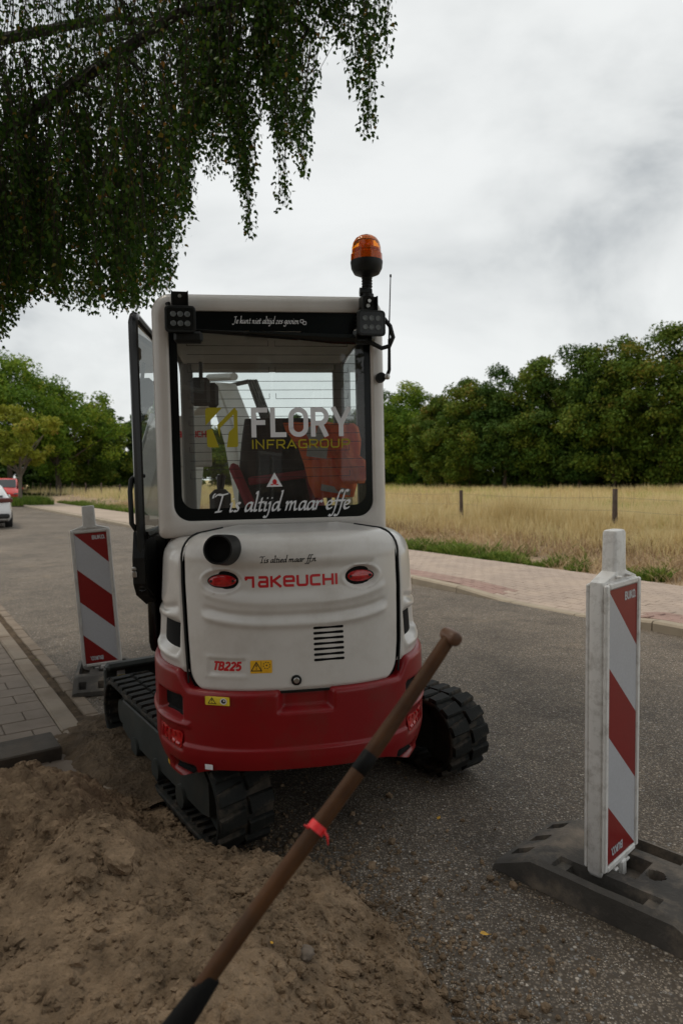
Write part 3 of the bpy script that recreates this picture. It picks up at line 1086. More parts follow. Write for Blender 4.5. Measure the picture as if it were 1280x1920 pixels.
    for (x, y, zl, L) in strands:
        top = np.array([x, y, zl + L])
        j = np.argmin(np.sum((dense - top) ** 2, 1))
        drift = R.normal(0, .10, 2)
        pts = []
        m = 7
        for q in range(m + 1):
            t = q / m
            pts.append(np.array([x + drift[0] * (1 - t) ** 2 * L, y + drift[1] * (1 - t) ** 2 * L, zl + L * (1 - t)]))
        tw.tube([tuple(p) for p in pts], [.0035 - .0025 * q / m for q in range(m + 1)], 3, caps=False)
        nl = int(L * R.uniform(30, 46))
        for q in range(nl):
            t = R.random() ** .8
            f = t * m
            i = min(int(f), m - 1)
            p = pts[i] * (1 - f + i) + pts[i + 1] * (f - i)
            a = R.uniform(0, 2 * np.pi)
            off = R.uniform(.008, .065)
            c = p + np.array([math.cos(a) * off, math.sin(a) * off, -R.uniform(.0, .05)])
            tdir = np.array([math.cos(a) * .5, math.sin(a) * .5, -1.0]) + R.normal(0, .35, 3)
            LP.append(c)
            LT.append(tdir)
    # limbs from boughs to strand bundles
    sub = R.choice(len(strands), 260, replace=False)
    for k in sub:
        x, y, zl, L = strands[k]
        top = np.array([x, y, zl + L])
        j = np.argmin(np.sum((dense - top) ** 2, 1))
        a = dense[j]
        md = (a + top) / 2 + np.array([0, 0, .18 * np.linalg.norm(a - top)])
        tw.tube([tuple(a), tuple(md), tuple(top)], [.014, .009, .004], 4, caps=False)
    o = tw.build('twigs', M['twig'])
    tag(o, kind='stuff')
    o.parent = root
    o.matrix_parent_inverse = inv
    C = np.array(LP)
    t = np.array(LT)
    t /= np.linalg.norm(t, axis=1)[:, None]
    n = len(C)
    nr = R.normal(size=(n, 3))
    s = np.cross(t, nr)
    s /= np.linalg.norm(s, axis=1)[:, None]
    nn = np.cross(t, s)
    L = R.uniform(.024, .045, n)[:, None]
    V = np.stack([C, C + t * L * .28 + s * L * .40 + nn * L * .05, C + t * L, C + t * L * .28 - s * L * .40 + nn * L * .05, C + t * L * .62 + s * L * .24, C + t * L * .62 - s * L * .24], 1).reshape(-1, 3)
    b = np.arange(n) * 6
    Ft = np.concatenate([np.stack([b, b + 1, b + 4], 1), np.stack([b, b + 4, b + 5], 1), np.stack([b, b + 5, b + 3], 1), np.stack([b + 4, b + 2, b + 5], 1)])
    o = np_mesh('leaves', V, Ft, M['birchleaf'], smooth=False, attr=np.repeat(R.random(n), 6))
    tag(o, kind='stuff')
    o.parent = root
    o.matrix_parent_inverse = inv


birch()

# unseen street tree added behind the camera to shade the foreground
tree('tall unseen street tree added behind the camera to shade the foreground', 'shading_tree', M['leafA'], M['bark'], tuple(uv(-1.2, -4.2)), 11, 4.2, 3.6, 61, 14000, .26, 80, .2, 14, 3.2, 0, 0)

# ------------------------------------------------------------------ house across the footpath, mirrored in the digger's rear window
hs_ = empty('brick_house', (*uv(-4.6, -9), 0), (0, 0, TH))
tag(hs_, 'brick house with a tiled roof mirrored in the rear window of the digger', 'house')
mb_ = mat('house_brick', (.23, .13, .095), .85, var=.2, vscale=9, bump=.003, bscale=30)
mr_ = mat('roof_tile', (.20, .085, .06), .8, var=.2, vscale=3)
mw_ = mat('window_frame_paint', (.70, .70, .68), .5, var=.03)
b = MB()
b.box((-4.2, 0, 2.7), (8.4, 17, 5.6))
b.build('wall', mb_, hs_)
b = MB()
b.prism([(.5, -8.8, 5.35), (-4.2, -8.8, 9.4), (-8.9, -8.8, 5.35), (-8.9, -8.8, 5.2), (.5, -8.8, 5.2)], (0, 0, 0), (0, 17.6, 0))
rf = b.build('roof', mr_, hs_)
b = MB()
b.box((-5.2, 3, 9.2), (.7, .7, 1.8))
b.build('chimney', mb_, rf)
for y in (-6.3, -2.2, 2.4, 6.4):
    for z, h in ((1.55, 1.5), (4.1, 1.2)):
        if y == 2.4 and z < 2:
            b = MB()
            b.box((.02, y, 1.08), (.06, 1.0, 2.16), bev=.01)
            d_ = b.build('door', mat('door_paint', (.05, .08, .06), .4, var=.05), hs_)
            continue
        b = MB()
        for (yy, zz, w, hh) in ((y, z - h / 2, 1.7, .09), (y, z + h / 2, 1.7, .09), (y - .85, z, .09, h), (y + .85, z, .09, h), (y, z, .07, h)):
            b.box((.03, yy, zz), (.08, w, hh))
        w_ = b.build('window', mw_, hs_)
        b = MB()
        b.box((.012, y, z), (.03, 1.62, h))
        b.build('pane', M['carglass'], w_)


# ------------------------------------------------------------------ stroke lettering
def smooth(pts, n=6):
    if len(pts) < 3:
        return pts
    out = []
    for i in range(len(pts) - 1):
        p0 = pts[max(i - 1, 0)]
        p1, p2 = pts[i], pts[i + 1]
        p3 = pts[min(i + 2, len(pts) - 1)]
        for k in range(n):
            t = k / n
            out.append(tuple(.5 * ((2 * b) + (-a + c) * t + (2 * a - 5 * b + 4 * c - d) * t * t + (-a + 3 * b - 3 * c + d) * t ** 3) for a, b, c, d in zip(p0, p1, p2, p3)))
    out.append(pts[-1])
    return out


def arc(cx, cy, rx, ry, a0, a1, n=10):
    return [(cx + rx * math.cos(rad(a0 + (a1 - a0) * k / n)), cy + ry * math.sin(rad(a0 + (a1 - a0) * k / n))) for k in range(n + 1)]


def rloop(x0, x1, y0, y1, r, n=5):
    q = rrect(x0, x1, y0, y1, r, n)
    return q + [q[0], q[1]]


def ribbon(pts, w):
    """mitred ribbon -> list of (left, right) pairs"""
    out = []
    n = len(pts)
    for i in range(n):
        a = pts[max(i - 1, 0)]
        c = pts[min(i + 1, n - 1)]
        p = pts[i]
        d1 = Vector((p[0] - a[0], p[1] - a[1]))
        d2 = Vector((c[0] - p[0], c[1] - p[1]))
        if d1.length < 1e-9:
            d1 = d2
        if d2.length < 1e-9:
            d2 = d1
        d1.normalize()
        d2.normalize()
        n1 = Vector((-d1.y, d1.x))
        n2 = Vector((-d2.y, d2.x))
        mm = (n1 + n2)
        mm = mm.normalized() if mm.length > 1e-6 else n1
        k = 1 / max(.45, mm.dot(n1))
        out.append(((p[0] + mm.x * w / 2 * k, p[1] + mm.y * w / 2 * k), (p[0] - mm.x * w / 2 * k, p[1] - mm.y * w / 2 * k)))
    return out


DIN = {
    'F': (.60, [[(.08, 0), (.08, 1)], [(.0, .92), (.56, .92)], [(.1, .50), (.48, .50)]]),
    'L': (.58, [[(.08, 1), (.08, 0)], [(.0, .08), (.55, .08)]]),
    'O': (.72, [rloop(.08, .60, .08, .92, .25, 7)]),
    'R': (.68, [[(.08, 0), (.08, 1)], [(.08, .92), (.34, .92)] + arc(.34, .69, .21, .23, 88, -88) + [(.34, .46), (.08, .46)], [(.33, .46), (.55, 0)]]),
    'Y': (.64, [[(.05, 1), (.33, .42)], [(.63, 1), (.33, .42)], [(.33, .46), (.33, 0)]]),
    'B': (.68, [[(.08, 0), (.08, 1)], [(.08, .92), (.32, .92)] + arc(.32, .72, .19, .20, 88, -88) + [(.08, .52)], [(.08, .52), (.34, .52)] + arc(.34, .30, .22, .22, 88, -88) + [(.08, .08)]]),
    'U': (.70, [[(.08, 1), (.08, .33)] + arc(.33, .33, .25, .25, 180, 360) + [(.58, 1)]]),
    'K': (.70, [[(.08, 0), (.08, 1)], [(.58, 1), (.14, .46)], [(.24, .58), (.62, 0)]]),
    '.': (.22, [[(.02, .08), (.18, .08)]]),
    'T': (.62, [[(0, .92), (.62, .92)], [(.31, .92), (.31, 0)]]),
    '2': (.64, [arc(.3, .70, .22, .22, 165, -40, 12) + [(.08, .14), (.08, .08), (.56, .08)]]),
    '5': (.64, [[(.52, .92), (.14, .92), (.10, .52)] + arc(.28, .33, .24, .25, 95, -150, 12)]),
    'S': (.64, [arc(.3, .71, .21, .21, 40, 270, 12) + arc(.3, .29, .22, .21, 90, -140, 12)]),
    'P': (.62, [[(.08, 0), (.08, 1)], [(.08, .92), (.32, .92)] + arc(.32, .69, .20, .23, 88, -88) + [(.08, .46)]]),
}
TECH = {
    'I': (.34, [[(.1, 0), (.1, 1)]]),
    'N': (1.14, [[(.08, 0), (.08, .94), (.86, .06), (.86, 1)]]),
    'F': (.98, [[(.08, 0), (.08, .92), (.85, .92)], [(.1, .46), (.72, .46)]]),
    'R': (1.12, [[(.08, 0), (.08, .92), (.75, .92)] + arc(.72, .69, .18, .22, 80, -80, 6) + [(.7, .42), (.2, .42)], [(.5, .42), (.92, 0)]]),
    'A': (1.16, [[(.0, 0), (.48, .94), (.98, 0)], [(.3, .3), (.72, .3)]]),
    'G': (1.12, [[(.9, .92), (.3, .92)] + arc(.3, .70, .22, .22, 95, 175, 5) + arc(.3, .30, .22, .22, 185, 265, 5) + [(.9, .08), (.9, .48), (.5, .48)]]),
    'O': (1.14, [rloop(.08, .92, .08, .92, .22, 5)]),
    'U': (1.12, [[(.08, 1), (.08, .3)] + arc(.3, .3, .22, .22, 185, 265, 5) + [(.68, .08)] + arc(.68, .3, .22, .22, 275, 355, 5) + [(.9, 1)]]),
    'P': (1.0, [[(.08, 0), (.08, .92), (.72, .92)] + arc(.7, .66, .2, .25, 80, -80, 6) + [(.68, .38), (.1, .38)]]),
}
LOGO = {   # wide squared capitals
    'T': (.92, [[(-.10, .90), (.72, .90)], [(.62, .9), (.62, 0)], [(-.06, .93), (.04, .66)]]),
    'a': (1.0, [[(.10, .90), (.70, .90)] + arc(.70, .75, .14, .15, 80, 0, 4) + [(.84, 0)], [(.84, .10), (.28, .10)] + arc(.28, .30, .15, .2, 265, 95, 6) + [(.28, .50), (.84, .50)]]),
    'K': (1.02, [[(.12, 0), (.12, 1)], [(.90, 1), (.20, .50)], [(.32, .56), (.94, 0)]]),
    'e': (1.04, [[(.16, .50), (.90, .50), (.90, .72)] + arc(.74, .74, .16, .16, 5, 85, 4) + [(.30, .90)] + arc(.30, .74, .18, .16, 95, 175, 4) + [(.12, .26)] + arc(.30, .26, .18, .16, 185, 265, 4) + [(.92, .10)]]),
    'U': (1.06, [[(.12, 1), (.12, .26)] + arc(.30, .26, .18, .16, 185, 265, 4) + [(.74, .10)] + arc(.74, .26, .18, .16, 275, 355, 4) + [(.92, 1)]]),
    'C': (1.02, [[(.94, .90), (.30, .90)] + arc(.30, .74, .18, .16, 95, 175, 4) + [(.12, .26)] + arc(.30, .26, .18, .16, 185, 265, 4) + [(.94, .10)]]),
    'H': (1.06, [[(.12, 0), (.12, 1)], [(.92, 0), (.92, 1)], [(.12, .5), (.92, .5)]]),
    'I': (.30, [[(.12, 0), (.12, 1)]]),
}
SCR = {   # chancery italic, x-height .45
    'i': (.22, [[(.02, .36), (.09, .45), (.10, .30), (.08, .08), (.13, .0), (.21, .08)], [(.13, .64), (.16, .69)]]),
    's': (.32, [[(.29, .40), (.2, .46), (.11, .38), (.17, .26), (.25, .13), (.17, .01), (.04, .05)]]),
    'a': (.42, [[(.34, .40), (.22, .45), (.09, .33), (.05, .12), (.12, .0), (.24, .10), (.33, .34)], [(.36, .45), (.33, .15), (.36, .0), (.43, .08)]]),
    'l': (.23, [[(.03, .90), (.11, 1.0), (.11, .6), (.08, .12), (.13, 0), (.21, .08)]]),
    't': (.26, [[(.13, .68), (.11, .35), (.09, .1), (.14, .0), (.24, .08)], [(.0, .44), (.27, .46)]]),
    'j': (.20, [[(.02, .36), (.09, .45), (.1, .2), (.07, -.18), (-.02, -.34), (-.13, -.28)], [(.13, .64), (.16, .69)]]),
    'd': (.44, [[(.34, .40), (.22, .45), (.09, .33), (.05, .12), (.12, .0), (.24, .10), (.33, .34)], [(.36, .98), (.42, 1.0), (.37, .5), (.34, .12), (.38, .0), (.45, .08)]]),
    'm': (.66, [[(.02, .36), (.08, .45), (.08, .2), (.06, 0)], [(.07, .22), (.2, .43), (.28, .42), (.28, .2), (.26, 0)], [(.27, .22), (.4, .43), (.48, .42), (.48, .12), (.53, 0), (.62, .08)]]),
    'n': (.46, [[(.02, .36), (.08, .45), (.08, .2), (.06, 0)], [(.07, .22), (.2, .43), (.28, .42), (.28, .12), (.33, 0), (.42, .08)]]),
    'u': (.46, [[(.02, .36), (.08, .45), (.07, .15), (.12, 0), (.22, .08), (.31, .3)], [(.34, .45), (.32, .12), (.36, 0), (.44, .08)]]),
    'r': (.32, [[(.02, .36), (.08, .45), (.08, .2), (.06, 0)], [(.07, .22), (.18, .42), (.27, .45), (.32, .38)]]),
    'e': (.34, [[(.07, .2), (.2, .24), (.3, .34), (.22, .46), (.1, .38), (.05, .18), (.12, .02), (.22, .02), (.33, .1)]]),
    'f': (.27, [[(.40, .90), (.35, 1.0), (.26, .93), (.2, .6), (.14, .0), (.07, -.28), (-.02, -.36), (-.11, -.29)], [(.04, .43), (.33, .45)]]),
    'k': (.40, [[(.03, .90), (.11, 1.0), (.10, .6), (.06, 0)], [(.09, .22), (.2, .42), (.29, .42), (.24, .28), (.11, .22)], [(.15, .22), (.28, .02), (.38, .06)]]),
    'z': (.36, [[(.04, .40), (.30, .44), (.04, .02), (.32, .02)]]),
    'g': (.40, [[(.34, .40), (.2, .45), (.08, .32), (.07, .14), (.15, .05), (.27, .15), (.33, .38)], [(.36, .45), (.32, -.05), (.24, -.32), (.08, -.34), (.0, -.24)]]),
    'o': (.40, [[(.22, .45), (.09, .34), (.06, .14), (.14, 0), (.27, .08), (.34, .28), (.28, .43), (.19, .45)]]),
    'T': (.50, [[(-.04, .78), (.06, .90), (.3, .88), (.56, .95)], [(.32, .90), (.27, .40), (.22, .03)], [(.08, .0), (.38, .03)]]),
    'J': (.46, [[(.12, .88), (.48, .95)], [(.34, .92), (.31, .3), (.21, -.1), (.06, -.17), (-.04, -.06)]]),
    "'": (.20, [[(.14, .96), (.06, .84), (.08, .74)], [(.07, .74), (.10, .77)]]),
    ',': (.18, [[(.08, .05), (.09, -.02), (.03, -.13)]]),
    ' ': (.22, []),
}


def letters(mb, text, font, x, z, size, fn, w=.16, width=1.0, shear=0.0, track=0.0, nib=None, fit=None, layer=2e-5, rot180=False, flow=None):
    """lay strokes of text out from (x, z); fn(x, z, lift) maps them onto a surface"""
    adv = 0
    tot = sum((font[c][0] if c in font else .3) * width + track for c in text)
    sx = size
    if fit:
        sx = fit / tot
    k = 0
    for ch in text:
        if ch not in font:
            adv += .3 * width + track
            continue
        wd, strokes = font[ch]
        for st in strokes:
            pts = [((px * width + adv) * sx + shear * pz * size, pz * size) for px, pz in st]
            if nib:
                pts = smooth(pts)
            rb = []
            if nib:
                na = rad(nib[0])
                nv = (math.cos(na) * nib[1] * size / 2, math.sin(na) * nib[1] * size / 2)
                rb1 = [((px - nv[0], pz - nv[1]), (px + nv[0], pz + nv[1])) for px, pz in pts]
                rb = [rb1, ribbon(pts, nib[2] * size)]
            else:
                rb = [ribbon(pts, w * size)]
            for R in rb:
                k += 1
                vs = []
                for a, b in R:
                    for q in (a, b):
                        if rot180:
                            q = (x - q[0], z - q[1])
                        else:
                            q = (x + q[0], z + q[1])
                        if flow:
                            q = (q[0], q[1] + flow(q[0]))
                        vs.append(fn(q[0], q[1], .0005 + k * layer))
                fs = []
                for i in range(len(R) - 1):
                    fs.append((2 * i, 2 * i + 1, 2 * i + 3, 2 * i + 2))
                mb.add(vs, fs)
        adv += wd * width + track
    return tot * sx


def flat_poly(mb, pts, fn, lift, mi=0):
    mb.add([fn(p[0], p[1], lift) for p in pts], [list(range(len(pts)))], mi)


# ------------------------------------------------------------------ the mini digger
O_ = (-.35, 3.86, .014)
EX = empty('mini_excavator', O_, (0, -.0219, rad(8)))
tag(EX, 'white and red mini digger on rubber tracks seen from behind', 'excavator')

X0, HW, YC, YB, NE = .035, .615, -.45, .68, 2.7


def outline(tau):
    s, c = math.sin(tau), math.cos(tau)
    return (X0 + HW * math.copysign(abs(s) ** (2 / NE), s), YC - YB * max(c, 0) ** (2 / NE))


_tab = []
_len = 0
_prev = None
for _k in range(0, 1201):
    _t = (math.pi / 2) * (_k / 1200) ** 1.0
    _p = outline(_t)
    if _prev:
        _len += math.hypot(_p[0] - _prev[0], _p[1] - _prev[1])
    _tab.append((_len, _p[0] - X0, _p[1]))
    _prev = _p
TS = np.array([a for a, b, c in _tab])
TX = np.array([b for a, b, c in _tab])
TY = np.array([c for a, b, c in _tab])
SEND = TS[-1]


def pt(s):
    """plan point and outward normal at signed arc length s from the tail centre"""
    a = abs(s)
    sg = 1 if s >= 0 else -1
    if a <= SEND:
        x = np.interp(a, TS, TX)
        y = np.interp(a, TS, TY)
        e = 2e-3
        x1, y1 = np.interp(max(a - e, 0), TS, TX), np.interp(max(a - e, 0), TS, TY)
        x2, y2 = np.interp(min(a + e, SEND), TS, TX), np.interp(min(a + e, SEND), TS, TY)
        dx, dy = x2 - x1, y2 - y1
    else:
        x = TX[-1]
        y = TY[-1] + (a - SEND)
        dx, dy = 0, 1
    L = math.hypot(dx, dy)
    nx, ny = dy / L, -dx / L
    return X0 + sg * x, y, sg * nx, ny


def s_of_x(x):
    d = x - X0
    return math.copysign(np.interp(abs(d), TX, TS), d)


def surf(s, z, off=0.0, ins=0.0):
    x, y, nx, ny = pt(s)
    o = off - ins
    return Vector((x + nx * o, y + ny * o, z))


def sstep(a, b, x):
    t = min(1, max(0, (x - a) / (b - a))) if b != a else float(x > a)
    return t * t * (3 - 2 * t)


def boxmask(x, z, x0, x1, z0, z1, e):
    """soft rounded-rectangle mask"""
    dx = max(x0 - x, x - x1, 0)
    dz = max(z0 - z, z - z1, 0)
    d = math.hypot(dx, dz)
    if d == 0:
        d = -min(x - x0, x1 - x, z - z0, z1 - z)
    return 1 - sstep(-e, e, d)


def rear_ins(z):
    """lean and top rounding of the engine cover"""
    i = .035 * max(0, min(1, (z - .72) / .53))
    return i


def seam(z, side):
    if side < 0:
        return float(np.interp(z, [.70, .74, .934, 1.162, 1.365], [-.415, -.411, -.431, -.452, -.463]))
    return float(np.interp(z, [.70, .753, .883, 1.12, 1.355], [.470, .475, .496, .517, .527]))


def emboss(x, z):
    d = 0.0
    c = (x - .04) / .40
    smile = .045 * c * c * abs(c)
    # upper recess
    zb = 1.098 + smile
    m = boxmask(x, z, -.300, .375, zb + .022, 1.238, .020)
    d -= .012 * m
    # swage line below it: a step with a soft ridge
    zs = 1.018 + smile * .8
    ex = sstep(-.37, -.33, x) * (1 - sstep(.41, .45, x))
    d += ex * (.010 * math.exp(-((z - zs + .018) / .016) ** 2) - .009 * math.exp(-((z - zs - .016) / .014) ** 2))
    d += ex * .006 * math.exp(-((z - zb + .012) / .016) ** 2)
    # bowls round the two oval lamps
    for lx in (-.276, .325):
        q = math.hypot((x - lx) / .082, (z - 1.178) / .047)
        d -= .013 * (1 - sstep(.72, 1.05, q))
        d += .005 * math.exp(-((q - 1.06) / .07) ** 2)
    # plate for the type number
    d -= .006 * boxmask(x, z, -.330, -.178, .800, .862, .006)
    d += .002 * boxmask(x, z, -.345, -.163, .785, .877, .010)
    return d


# --- engine cover: rows of (z, inset), columns between the seams
rows = []
NB = 90
zb0, zt0 = .728, 1.262
for k in range(NB + 1):
    z = zb0 + (zt0 - zb0) * k / NB
    rows.append((z, rear_ins(z)))
RT = .105
for k in range(1, 15):
    a = rad(90 * k / 14)
    rows.append((zt0 + RT * math.sin(a), .035 + RT * (1 - math.cos(a))))
for k in range(1, 8):
    rows.append((zt0 + RT + .022 * k / 7, .035 + RT + .20 * k / 7))
NC = 130
P = []
for (z, ins) in rows:
    zc = min(z, 1.30)
    sl, sr = s_of_x(seam(zc, -1)) + .006, s_of_x(seam(zc, 1)) - .006
    rr = .085
    if z < zb0 + rr:
        q = rr - math.sqrt(max(0, rr * rr - (rr - (z - zb0)) ** 2))
        sl += q
        sr -= q
    r_ = []
    for k in range(NC + 1):
        s = sl + (sr - sl) * k / NC
        x, y, nx, ny = pt(s)
        off = emboss(x, z) if z < 1.27 else 0
        edge = min(s - sl, sr - s, (z - zb0) * 1.0 + .0)
        off -= .010 * (1 - sstep(0, .016, edge))
        p = surf(s, z, off, ins)
        r_.append(p)
    P.append(r_)
b = MB()
b.grid(P)
hood = b.build('engine_cover', M['white'], EX, True, 60)


def on_hood(x, z, lift=0.0):
    return surf(s_of_x(x), z, emboss(x, z) + lift, rear_ins(z))


# dark inner shell: fills the shut lines
b = MB()
rws = [(.46, .05), (.50, .02), (.72, .022), (1.25, .055), (1.31, .09), (1.335, .16), (1.34, .3)]
ss = np.linspace(-SEND - .75, SEND + .75, 90)
b.grid([[surf(s, z, 0, i) for s in ss] for z, i in rws])
b.build('inner_shell', M['dark'], EX, True)
# rubber seal lines along the shut lines
b = MB()
for sd in (-1, 1):
    b.tube([surf(s_of_x(seam(min(z, 1.30), sd)), z, .002, i) for z, i in rows[4:-2:2]], .0048, 6)
b.tube([surf(s_of_x(x), .724, -.012, 0) for x in np.linspace(-.40, .465, 40)], .007, 6)
b.build('door_seal', M['black'], EX, True)


def patch(poly, fn, lift, mb, mi=0, rings=3):
    """fill an outline (x, z list) with rings towards its centre, laid on a surface"""
    cx = sum(p[0] for p in poly) / len(poly)
    cz = sum(p[1] for p in poly) / len(poly)
    R = []
    for k in range(rings + 1):
        t = 1 - k / (rings + .4)
        R.append([fn(cx + (p[0] - cx) * t, cz + (p[1] - cz) * t, lift(t) if callable(lift) else lift) for p in poly])
    mb.loft(R[::-1], mi, caps=False)
    mb.add(R[-1], [list(range(len(poly)))], mi)


def ellipse(cx, cz, a, b_, n=32):
    return [(cx + a * math.cos(2 * math.pi * k / n), cz + b_ * math.sin(2 * math.pi * k / n)) for k in range(n)]


# oval tail lamps
for lx in (-.276, .325):
    b = MB()
    patch(ellipse(lx, 1.178, .060, .0245), on_hood, lambda t: .004 + .010 * math.sqrt(max(0, 1 - t * t)), b, 0, 6)
    tl = b.build('tail_lamp', M['redlens'], hood, True, 80)
    b = MB()
    patch(ellipse(lx, 1.178, .066, .0295), on_hood, .002, b)
    for dx in (-.046, .046):
        patch(ellipse(lx + dx, 1.178, .006, .006, 12), on_hood, .0125, b)
    b.build('lamp_gasket', M['black'], hood, True)
# seven cooling slots
for k in range(7):
    b = MB()
    z = .848 + k * .0218
    patch(rrect(.102, .230, z - .0055, z + .0055, .0054, 5), on_hood, .0012, b, 0, 2)
    b.build('vent_slot', M['dark'], hood)
# lock
b = MB()
q = on_hood(.027, .772, 0)
b.lathe([(.0, -.004), (.021, -.004), (.021, .006), (.015, .008), (.014, .004)], q, 'Y', 20, R=Matrix.Diagonal((1, -1, 1)))
b.lathe([(.0, .005), (.0125, .005), (.0125, .009), (.010, .011), (0, .011)], q, 'Y', 18, 1, R=Matrix.Diagonal((1, -1, 1)))
b.build('lock', [M['black'], M['steel']], hood, True)
# writing on the cover
b = MB()
letters(b, 'TaKeUCHI', LOGO, -.172, 1.150, .046, on_hood, w=.235, fit=.396, track=.08)
b.build('maker_lettering', M['letr'], hood)
b = MB()
letters(b, 'TB225', DIN, -.314, .816, .036, on_hood, w=.24, shear=.22, fit=.118, track=.06)
b.build('type_lettering', M['letr'], hood)
b = MB()
letters(b, 'Tis altied maar ff,n', SCR, -.112, 1.252, .027, lambda x, z, l: surf(s_of_x(x), z, l, rear_ins(z) + (0 if z < 1.262 else .105 * (1 - math.cos(math.asin(min(1, (z - 1.262) / .105)))))), shear=.16, fit=.236, nib=(40, .20, .10))
b.build('script_lettering', M['letk'], hood)


def warning_sticker(parent, fn, x0, x1, z0, z1, m, stop=True):
    b = MB()
    patch(rrect(x0, x1, z0, z1, .004, 4), fn, .0012, b, 0, 2)
    cx, cz = (x0 * .72 + x1 * .28), (z0 + z1) / 2
    h = (z1 - z0)
    pl = lambda x, z, l: fn(x, z, .0016 + l)
    for tri in ([(cx - h * .40, cz - h * .30), (cx + h * .40, cz - h * .30), (cx, cz + h * .36), (cx - h * .40, cz - h * .30), (cx + h * .40, cz - h * .30)],):
        R = ribbon(tri, h * .07)
        b.add([pl(q[0], q[1], 1e-4) for pr in R for q in pr], [(2 * i, 2 * i + 1, 2 * i + 3, 2 * i + 2) for i in range(len(R) - 1)], 1)
    for z_a, z_b in ((cz - h * .02, cz + h * .2), (cz - h * .2, cz - h * .11)):
        b.add([pl(cx - h * .04, z_a, 2e-4), pl(cx + h * .04, z_a, 2e-4), pl(cx + h * .04, z_b, 2e-4), pl(cx - h * .04, z_b, 2e-4)], [(0, 1, 2, 3)], 1)
    c2 = (x0 * .25 + x1 * .75)
    if stop:
        for k in range(8):
            a = math.pi / 4 * k
            R = ribbon([(c2 + h * .26 * math.cos(a), cz + h * .1 + h * .26 * math.sin(a)), (c2 + h * .26 * math.cos(a + .45), cz + h * .1 + h * .26 * math.sin(a + .45))], h * .06)
            b.add([pl(q[0], q[1], 1e-4) for pr in R for q in pr], [(0, 1, 3, 2)], 1)
        patch(ellipse(c2, cz + h * .1, h * .06, h * .06, 10), pl, 2e-4, b, 1, 1)
        letters(b, 'STOP', DIN, c2 - h * .26, cz - h * .42, h * .16, pl, w=.2, fit=h * .5)
        R = ribbon([((x0 + x1) / 2, z0 + h * .06), ((x0 + x1) / 2, z1 - h * .06)], h * .03)
        b.add([pl(q[0], q[1], 1e-4) for pr in R for q in pr], [(0, 1, 3, 2)], 1)
    else:
        patch(ellipse(c2, cz, h * .36, h * .36, 20), pl, 1e-4, b, 2, 1)
        patch(ellipse(c2, cz, h * .25, h * .25, 16), pl, 2e-4, b, 1, 1)
        patch(ellipse(c2 + h * .06, cz + h * .06, h * .10, h * .10, 12), pl, 3e-4, b, 2, 1)
    return b.build('warning_sticker', [m, M['letk'], M['letw']], parent)


warning_sticker(hood, on_hood, -.158, -.070, .806, .858, M['sticker'])

# --- white corner panels either side of the cover
for sd in (-1, 1):
    b = MB()
    rws2 = []
    for k in range(45):
        z = .792 + (1.235 - .792) * k / 44
        rws2.append((z, rear_ins(z) - .004))
    rt = .105
    for k in range(1, 12):
        a = rad(90 * k / 11)
        rws2.append((1.235 + rt * math.sin(a), .031 + rt * (1 - math.cos(a)) * .95))
    for k in range(1, 4):
        rws2.append((1.340 + .01 * k / 3, .131 + .12 * k / 3))
    g0 = s_of_x(X0 + (.498 if sd < 0 else .50))
    P = []
    for (z, ins) in rws2:
        a = abs(s_of_x(seam(min(z, 1.30), sd))) + .006
        c = SEND + .62
        r_ = []
        for k in range(71):
            t = k / 70
            s = a + (c - a) * t ** 1.6
            off = 0.0
            # moulded groove and the pocket round the grille
            gz = 1.062 - .03 * sstep(a, a + .25, s)
            off -= .010 * math.exp(-((z - gz) / .013) ** 2) * sstep(a + .02, a + .06, s)
            off += .008 * math.exp(-((z - gz + .032) / .018) ** 2) * sstep(a + .02, a + .06, s)
            gm = boxmask(s, z, g0, g0 + .30, .868, .992, .020)
            off -= .034 * gm
            off += .012 * boxmask(s, z, g0 - .02, g0 + .34, .835, .872, .016)
            off -= .010 * (1 - sstep(0, .02, s - a)) + .010 * (1 - sstep(0, .02, z - .792))
            p = surf(sd * s, z, off, ins)
            r_.append(p)
        P.append(r_)
    if sd > 0:
        P = [r[::-1] for r in P]
    b.grid(P[:] if sd > 0 else [r[::-1] for r in P])
    sp = b.build('corner_panel', M['white'], EX, True, 60)
    b = MB()
    fn = lambda x, z, l: surf(sd * x, z, l - .028, rear_ins(z))
    patch(rrect(g0 - .004, g0 + .30, .866, .996, .03, 5), fn, 0, b, 0, 3)
    for k in range(14):
        s = g0 + .004 + k * .022
        b.add([fn(s, .870, .003), fn(s + .006, .870, .003), fn(s + .006, .996, .003), fn(s, .996, .003)], [(0, 1, 2, 3)], 1)
    b.build('side_grille', [M['dark'], M['frame']], sp)

# --- red counterweight


def cw_top(s):
    x = pt(s)[0]
    l = sstep(-.400, -.455, x) if x < 0 else sstep(.462, .520, x)
    if abs(s) > .75:
        l = 1
    return .712 + .072 * l


def cw_bot(s):
    return .415 - .085 * sstep(.30, .62, abs(s))


SP, SR_, ST_ = s_of_x(X0 + .468), s_of_x(X0 + .458), s_of_x(X0 + .425)


def cw_off(s, z):
    x = pt(s)[0]
    o = .022
    d = 0.0
    # grip notch in the upper edge
    m = boxmask(x, z, -.040, .165, .655, .76, .016)
    d -= .042 * m
    # crease low down
    d += .009 * sstep(.506, .494, z) * sstep(.62, .5, abs(s))
    # pockets at the corners
    a = abs(s)
    d -= .045 * boxmask(a, z, SP, SP + .20, .600, .692, .014)
    d += .010 * boxmask(a, z, SP - .05, .95, .572, .592, .010)
    d -= .006 * boxmask(a, z, SR_, SR_ + .22, .470, .552, .008)
    # towing eye at the foot of each corner
    d -= .05 * boxmask(a, z, ST_, ST_ + .16, .368, .405, .016)
    d += .012 * boxmask(a, z, ST_ - .03, ST_ + .24, .328, .350, .012)
    return o + d


